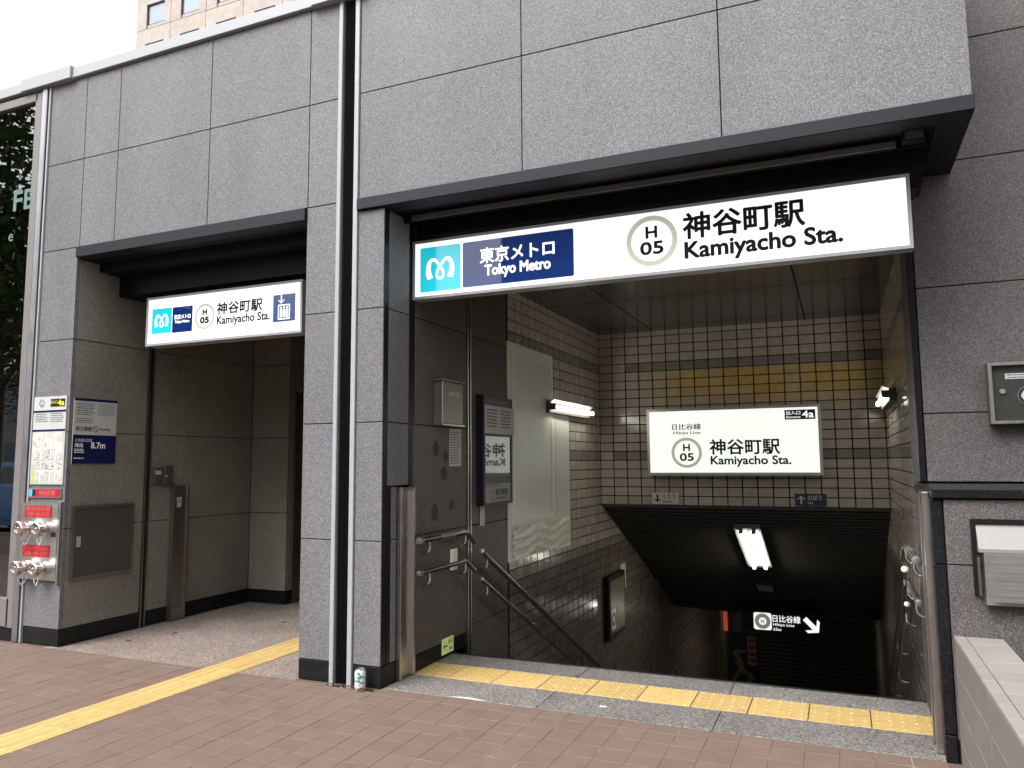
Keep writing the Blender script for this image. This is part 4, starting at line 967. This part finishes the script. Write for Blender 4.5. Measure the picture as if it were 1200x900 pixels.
# ================================================================== RIGHT WING FITTINGS
PR = front(RW)
t = thing('call_box_panel', 'dark recessed steel box with white emblem on the right granite wall', 'box', (3.6, RW, 1.52))
slab(PR, 3.372, 1.522, 3.86, 1.838, .001, .055).build('body', plain('dark_steel_face', (.030, .030, .027), .35, var=.2), t)
fm = MB()
for a, b, c, d in ((3.368, 1.516, 3.864, 1.532), (3.368, 1.828, 3.864, 1.844), (3.368, 1.532, 3.386, 1.828), (3.846, 1.532, 3.864, 1.828)): slab(PR, a, b, c, d, .001, .085, fm)
fm.build('frame', M['steel_dull'], t)
slab(PR, 3.45, 1.755, 3.70, 1.785, .0553, .057).build('label', M['paper'], t); fineprint('small_print', PR, 3.46, 1.757, 3.69, 1.783, 2, M['greyprint'], t, .0576)
disc(PR, 3.432, 1.690, .014, .0553, .064, 18).build('button', M['alu_grey'], t)
disc(PR, 3.553, 1.664, .050, .0553, .058, 32).build('emblem_field', M['blkpanel'], t); ring(PR, 3.553, 1.664, .049, .052, .0582, .0595).build('emblem_ring', M['alu_grey'], t)
em = MB(); pts = []
for k in range(48):
    a = 2 * math.pi * k / 48; r_ = .040 * (1 - .10 * abs(math.sin(3 * a)) - (.10 if k % 2 else 0)); pts.append((r_ * math.cos(a), r_ * math.sin(a)))
em.add([PR.p(3.553 + a, 1.664 + b, .0590) for a, b in pts], [tuple(range(48))]); em.build('emblem', M['paper'], t)
t = thing('steel_hood', 'stainless steel hooded hatch on the low right granite wall', 'hatch', (3.4, F, .7))
fm = MB()
for a, b, c, d in ((3.135, 1.048, 3.75, 1.066), (3.135, .735, 3.152, 1.048)): slab(PF, a, b, c, d, .001, .015, fm)
fm.build('frame', M['black_metal'], t)
hd = MB(); y0 = F - .002
hd.prism([(y0, 1.045), (y0 - .055, .94), (y0 - .055, .925), (y0, .925)], 0, 3.155, 3.75); hd.build('sloping_lid', plain('pale_grey_lid', (.19, .188, .185), .5, var=.04), t)
MB().prism([(y0, .924), (y0 - .060, .924), (y0 - .060, .715), (y0 - .050, .700), (y0, .700)], 0, 3.172, 3.75).build('hood', M['steel_x'], t)
slab(PF, 3.150, .735, 3.160, .90, .016, .035).build('hinge', M['brown_metal'], t)
# tiled planter wall running towards the street
t = thing('planter_wall', 'low grey tiled planter wall running out from the right block', 'wall', (3.14, -1.8, 0))
MB().box(3.05, -5.5, -.1, 3.226, F - .004, .544).build('wall_bed', M['planterjoint'], t)
TP = .1482
for k in range(34):
    y1 = F - .004 - k * TP; y0 = y1 - TP
    MB().bbox(3.0435, y0 + .0015, .5445, 3.087, y1 - .0015, .551, .0015).build('edge_tile', M['planter'], t); MB().bbox(3.090, y0 + .0015, .5445, 3.232, y1 - .0015, .5505, .0015).build('top_tile', M['planter'], t)
for z0, z1 in ((.404, .5435), (.256, .401), (.108, .253), (0, .105)):
    for k in range(6): MB().bbox(3.043, F - .005 - (k + 1) * .85 + .0015, z0, 3.05, F - .005 - k * .85 - .0015, z1, .0015).build('side_tile', M['planter'], t)
so_ = MB(); so_.box(3.227, -5.5, 0, 6, F - .002, .40)
tag(so_.build('planter_soil', M['earth']), kind='structure')

# ================================================================== SMALL THINGS ON THE GROUND
cm, ct, cb = newmat('printed_can'); L_ = ct.links.new
gg = ct.nodes.new('ShaderNodeNewGeometry'); n1 = ct.nodes.new('ShaderNodeTexNoise'); n1.inputs['Scale'].default_value = 42; n1.inputs['Detail'].default_value = 1
mpn = ct.nodes.new('ShaderNodeMapping'); mpn.inputs['Scale'].default_value = (.6, .6, 1.1); L_(gg.outputs['Position'], mpn.inputs[0]); L_(mpn.outputs[0], n1.inputs['Vector'])
rp = ramp(ct, [(.36, (.20, .12, .05)), (.40, (.62, .66, .66)), (.56, (.70, .73, .74)), (.59, (.03, .22, .14)), (.68, (.10, .32, .2))]); rp.color_ramp.interpolation = 'LINEAR'
L_(n1.outputs['Fac'], rp.inputs[0]); L_(rp.outputs[0], cb.inputs['Base Color']); cb.inputs['Metallic'].default_value = .35; cb.inputs['Roughness'].default_value = .3
t = thing('drink_can', 'upright white and green drink can at the foot of the pillar', 'can', (-.047, -.425, 0))
MB().lathe([(.022, .003), (.026, 0), (.031, .006), (.033, .014), (.033, .104), (.0305, .112), (.0265, .119)], (-.047, -.425, .001), n=28).build('body', cm, t)
MB().lathe([(.0265, .1191), (.0275, .121), (.0265, .1235), (.0245, .1225), (.0240, .1185), (.001, .1185)], (-.047, -.425, .001), n=28).build('lid', M['alu_grey'], t)
MB().bbox(-.056, -.437, .1198, -.040, -.415, .1212, .001).build('pull_tab', M['alu_grey'], t)
t = MB(); t.add([], [])
rv = random.Random(21); xs_ = [-.30 + .026 * k for k in range(14)]
for k in range(13):
    zt = .004 + rv.uniform(0, .006); t.prism([(xs_[k], -.395 - rv.uniform(0, .008)), (xs_[k + 1] - .001, -.395 - rv.uniform(0, .01)), (xs_[k + 1] - .001, -.418 - rv.uniform(0, .012)), (xs_[k], -.418 - rv.uniform(0, .012))], 2, .001, zt)
tag(t.build('crushed_metal_strip', M['steel_pol']), 'crumpled silver metal strip lying at the base of the pillar', 'metal strip')
pts = [(.498 + .234 * k / 16, -.338 + .026 * math.sin(math.pi * k / 16)) for k in range(17)]
tag(MB().prism(pts + [(.732, -.3385), (.498, -.3385)], 2, .0008, .0032).build('white_patch', M['paper']), 'thin white mortar patch on the front edge of the threshold', 'patch')
tag(MB().bbox(1.345, -.19, .0005, 1.385, -.172, .004, .0015).build('scrap_of_paper', M['paper']), 'tiny white scrap on the granite threshold', 'litter')
rv = random.Random(4)
for i, (x, y, lab) in enumerate(((-2.30, .30, 'dry brown leaf lying near the call panel'), (-1.75, .95, 'curled leaf in the middle of the lift hall floor'), (-1.42, 1.25, 'dark leaf by the pillar in the lift hall'), (-2.42, -.02, 'small twig on the aggregate floor below the cabinet'))):
    a = rv.uniform(0, 6); mb = MB(); ln = .05
    p_ = [(x + ln * math.cos(a) * q - wv * math.sin(a), y + ln * math.sin(a) * q + wv * math.cos(a), .003 + abs(q) * .006) for q, wv in ((-.5, 0), (-.1, .014), (.5, 0), (0, -.014))]
    mb.add(p_ + [(c[0], c[1], c[2] + .002) for c in p_], [(0, 1, 2, 3), (7, 6, 5, 4), (0, 4, 5, 1), (1, 5, 6, 2), (2, 6, 7, 3), (3, 7, 4, 0)])
    tag(mb.build('fallen_leaf', M['earth']), lab, 'leaf', 'leaves on the lift hall floor')

# ================================================================== BEYOND: TOWER BEHIND, STREET OPPOSITE
TYY = 35.0; M['tower'] = granite('pink_beige_cladding', [(.2, (.272, .232, .208)), (.8, (.325, .283, .256))], cell=3, rough=.7, bump=0, large=.06, rnd=.03)
M['pane'] = plain('tower_window_glass', (.16, .20, .27), .06, spec=.8, var=.2)
t = thing('office_tower', 'beige clad office tower with square windows behind the station', 'building', (-28, TYY, 0))
X0 = -45.3; PW = 3.50; FH = 3.15; ZB = 34.2
MB().box(X0 + .05, TYY + .25, -.12, -8, TYY + 16, 54).build('wall', M['joint'], t)
low = MB(); low.box(X0, TYY, -.12, -8, TYY + .24, ZB - 2 * FH - .02); low.build('lower_cladding', M['tower'], t)
low = MB(); low.box(X0 - .01, TYY + .241, -.12, X0 + .04, TYY + 16, 54); low.build('side_cladding', M['tower'], t)
for fl in range(-2, 5):
    zb = ZB + fl * FH
    for c in range(10):
        xa = X0 + .02 + c * PW; xb = xa + PW - .04; w0 = xa + .99; w1 = w0 + 1.85; z0 = zb + .35; z1 = z0 + 1.62
        pc = MB(); pc.box(xa, TYY, zb + .02, xb, TYY + .24, z0 - .30); pc.box(xa, TYY, z1, xb, TYY + .24, zb + FH - .02); pc.box(xa, TYY, z0 - .30, w0, TYY + .24, z1); pc.box(w1, TYY, z0 - .30, xb, TYY + .24, z1); pc.box(w0, TYY + .10, z0 - .30, w1, TYY + .24, z0)
        pc.build('cladding_panel', M['tower'], t)
        wd = MB(); wd.box(w0, TYY + .12, z0, w0 + .06, TYY + .22, z1); wd.box(w1 - .06, TYY + .12, z0, w1, TYY + .22, z1); wd.box(w0 + .06, TYY + .12, z0, w1 - .06, TYY + .22, z0 + .06); wd.box(w0 + .06, TYY + .12, z1 - .06, w1 - .06, TYY + .22, z1)
        wo_ = wd.build('window', M['black_metal'], t); MB().box(w0 + .06, TYY + .16, z0 + .06, w1 - .06, TYY + .18, z1 - .06).build('pane', M['pane'], wo_)
# building across the street, seen only as a reflection
M['opp'] = granite('grey_render', [(.2, (.24, .235, .23)), (.8, (.30, .295, .29))], cell=4, rough=.8, bump=0)
t = thing('street_building', 'grey office building across the street reflected in the glass', 'building', (-20, -26, 0))
MB().box(-11, -40, -.12, 14, -26.3, 17).build('wall', M['opp'], t); MB().box(-70, -39, -.12, -11.01, -26.3, 6.6).build('wall', M['opp'], t)
for fl in range(5):
    for c in range(26):
        x = -68 + c * 3.1
        if fl > 1 and x < -11: continue
        wnd = MB(); wnd.box(x, -26.3, .8 + fl * 3.2, x + 2.2, -26.2, 2.7 + fl * 3.2); wnd.build('window', M['pane'], t)

# trees across the street and by the kerb
M['leaf'] = piece('leaf', (.05, .09, .028), .5, rnd=.35, noise=.2, nscale=1.5, spec=.3, hue=(.075, .115, .03)); M['bark'] = granite('bark', [(.2, (.035, .026, .02)), (.8, (.10, .08, .065))], cell=25, rough=.9, bump=.8)
def tree(label, x, y, h, cr, n, seed):
    rv = random.Random(seed); t = thing('street_tree', label, 'tree', (x, y, -.1), 'street trees')
    tk = MB(); tk.tube([(x, y, -.1), (x + .05, y, h * .3), (x - .05, y + .05, h * .55), (x, y, h * .85)], [.17, .13, .09, .03], 10)
    tips = []
    for k in range(9):
        a = k * 2.4 + rv.random(); z0 = h * (.32 + .05 * k); l = cr * rv.uniform(.6, .95); p1 = (x + l * .5 * math.cos(a), y + l * .5 * math.sin(a), z0 + l * .35); p2 = (x + l * math.cos(a), y + l * math.sin(a), z0 + l * .6)
        tk.tube([(x, y, z0), p1, p2], [.06, .04, .012], 6); tips += [p1, p2]
    tk.build('trunk', M['bark'], t)
    cl_ = [Vector(p) + Vector((rv.gauss(0, .4), rv.gauss(0, .4), rv.gauss(.2, .4))) for p in tips for _ in range(2)] + [Vector((x, y, h * .9))]
    lf_ = MB(); vs = []; fs = []
    for k in range(n):
        c = rv.choice(cl_); d = Vector((rv.gauss(0, 1), rv.gauss(0, 1), rv.gauss(0, .8))); d = d.normalized() * (rv.random() ** .4) * cr * .38; p = c + d
        u = Vector((rv.gauss(0, 1), rv.gauss(0, 1), rv.gauss(0, .5))).normalized(); v = u.orthogonal().normalized(); s = rv.uniform(.07, .13); b = len(vs)
        vs += [p - u * s, p + v * s * .5, p + u * s, p - v * s * .5]; fs.append((b, b + 1, b + 2, b + 3))
    lf_.add(vs, fs); lf_.build('crown', M['leaf'], t)
tree('kerbside tree with dense green crown reflected high in the shop glass', -12.4, -5.9, 8.5, 2.6, 9000, 1)
tree('leafy tree across the road reflected behind the blue car', -20.5, -19.6, 8.0, 3.0, 9000, 2)
tree('broad tree across the road reflected in the middle of the shop glass', -25.5, -20.4, 9.0, 3.2, 9000, 3)
tree('tall tree across the road farther along the reflected street', -31.5, -20.5, 10, 3.4, 8000, 4)

for k, (y_, z_) in enumerate(((-7.2, 6.0), (-7.25, 6.35), (-7.9, 7.0))):
    tag(MB().tube([(-60 + 10 * q, y_, z_ - .35 * math.sin(math.pi * ((q % 3) / 3))) for q in range(13)], .014, 6).build('overhead_cable', M['rubber']), ('lowest', 'middle', 'highest')[k] + ' black overhead cable along the street', 'cable', 'overhead cables')

# blue car parked by the kerb
def car(x, y, label):
    t = thing('parked_car', label, 'car', (x, y, -.12)); paint = plain('blue_car_paint', (.05, .32, .75), .18, spec=.6, coat=.8); gls = plain('car_glass', (.02, .025, .03), .05, spec=.8)
    z = -.125; L2 = 2.05; Wd = .82
    prof = [(-L2, .35), (-L2 + .02, .75), (-L2 + .15, .95), (-.95, 1.02), (-.95 + 0, 1.03), (1.5, 1.03), (1.95, .95), (L2, .7), (L2 - .02, .35)]
    b = MB(); b.prism([(x + a, z + c) for a, c in prof], 1, y - Wd, y + Wd); b.prism([(x - L2 + .3, z + .22), (x + L2 - .3, z + .22), (x + L2 - .3, z + .36), (x - L2 + .3, z + .36)], 1, y - Wd + .05, y + Wd - .05); b.build('body', paint, t)
    rf = [(-.95, 1.03), (-.30, 1.48), (.0, 1.54), (1.0, 1.54), (1.35, 1.46), (1.75, 1.03)]; wI = Wd - .14; cabn = MB(); n = len(rf)
    cabn.add([(x + a, y - Wd + .02 + (c - 1.03) * .28, z + c) for a, c in rf] + [(x + a, y + Wd - .02 - (c - 1.03) * .28, z + c) for a, c in rf], [tuple(range(n)), tuple(range(2 * n - 1, n - 1, -1))] + [(i, n + i, n + (i + 1) % n, (i + 1) % n) for i in range(n)])
    cabn.build('cabin', paint, t)
    def pane(pts):
        MB().add(pts, [(0, 1, 2, 3)]).build('window', gls, t)
    for sgn in (-1, 1):
        f_ = lambda c: y + sgn * (Wd - .02 - (c - 1.03) * .28 + .006)
        for a, c_, d, e in ((-.72, .30, -.22, .30), (.37, 1.15, .37, 1.05)): pane([(x + a, f_(1.08), z + 1.08), (x + c_, f_(1.08), z + 1.08), (x + e, f_(1.44), z + 1.44), (x + d, f_(1.44), z + 1.44)])
    pane([(x - .90, y - .70, z + 1.075), (x - .90, y + .70, z + 1.075), (x - .36, y + .60, z + 1.45), (x - .36, y - .60, z + 1.45)]); pane([(x + 1.72, y + .68, z + 1.08), (x + 1.72, y - .68, z + 1.08), (x + 1.40, y - .60, z + 1.44), (x + 1.40, y + .60, z + 1.44)])
    for a in (-1.30, 1.28):
        for sgn in (-1, 1):
            w_ = MB(); w_.lathe([(.20, 0), (.29, .01), (.31, .05), (.31, .15), (.29, .19), (.2, .2)], (x + a, y + sgn * (Wd + .01), z + .31), (0, -sgn, 0), 24); wo2 = w_.build('wheel', M['rubber'], t)
            MB().lathe([(.19, 0), (.18, .012), (.05, .02), (.03, .012)], (x + a, y + sgn * (Wd + .012), z + .31), (0, sgn, 0), 20).build('rim', M['alu_grey'], wo2)
    for sgn in (-1, 1): MB().bbox(x - L2 - .01, y + sgn * .62 - .14, z + .68, x - L2 + .08, y + sgn * .62 + .14, z + .82, .02).build('headlight', M['paper'], t)
car(-14.2, -7.75, 'bright blue car parked at the kerb reflected in the shop glass')
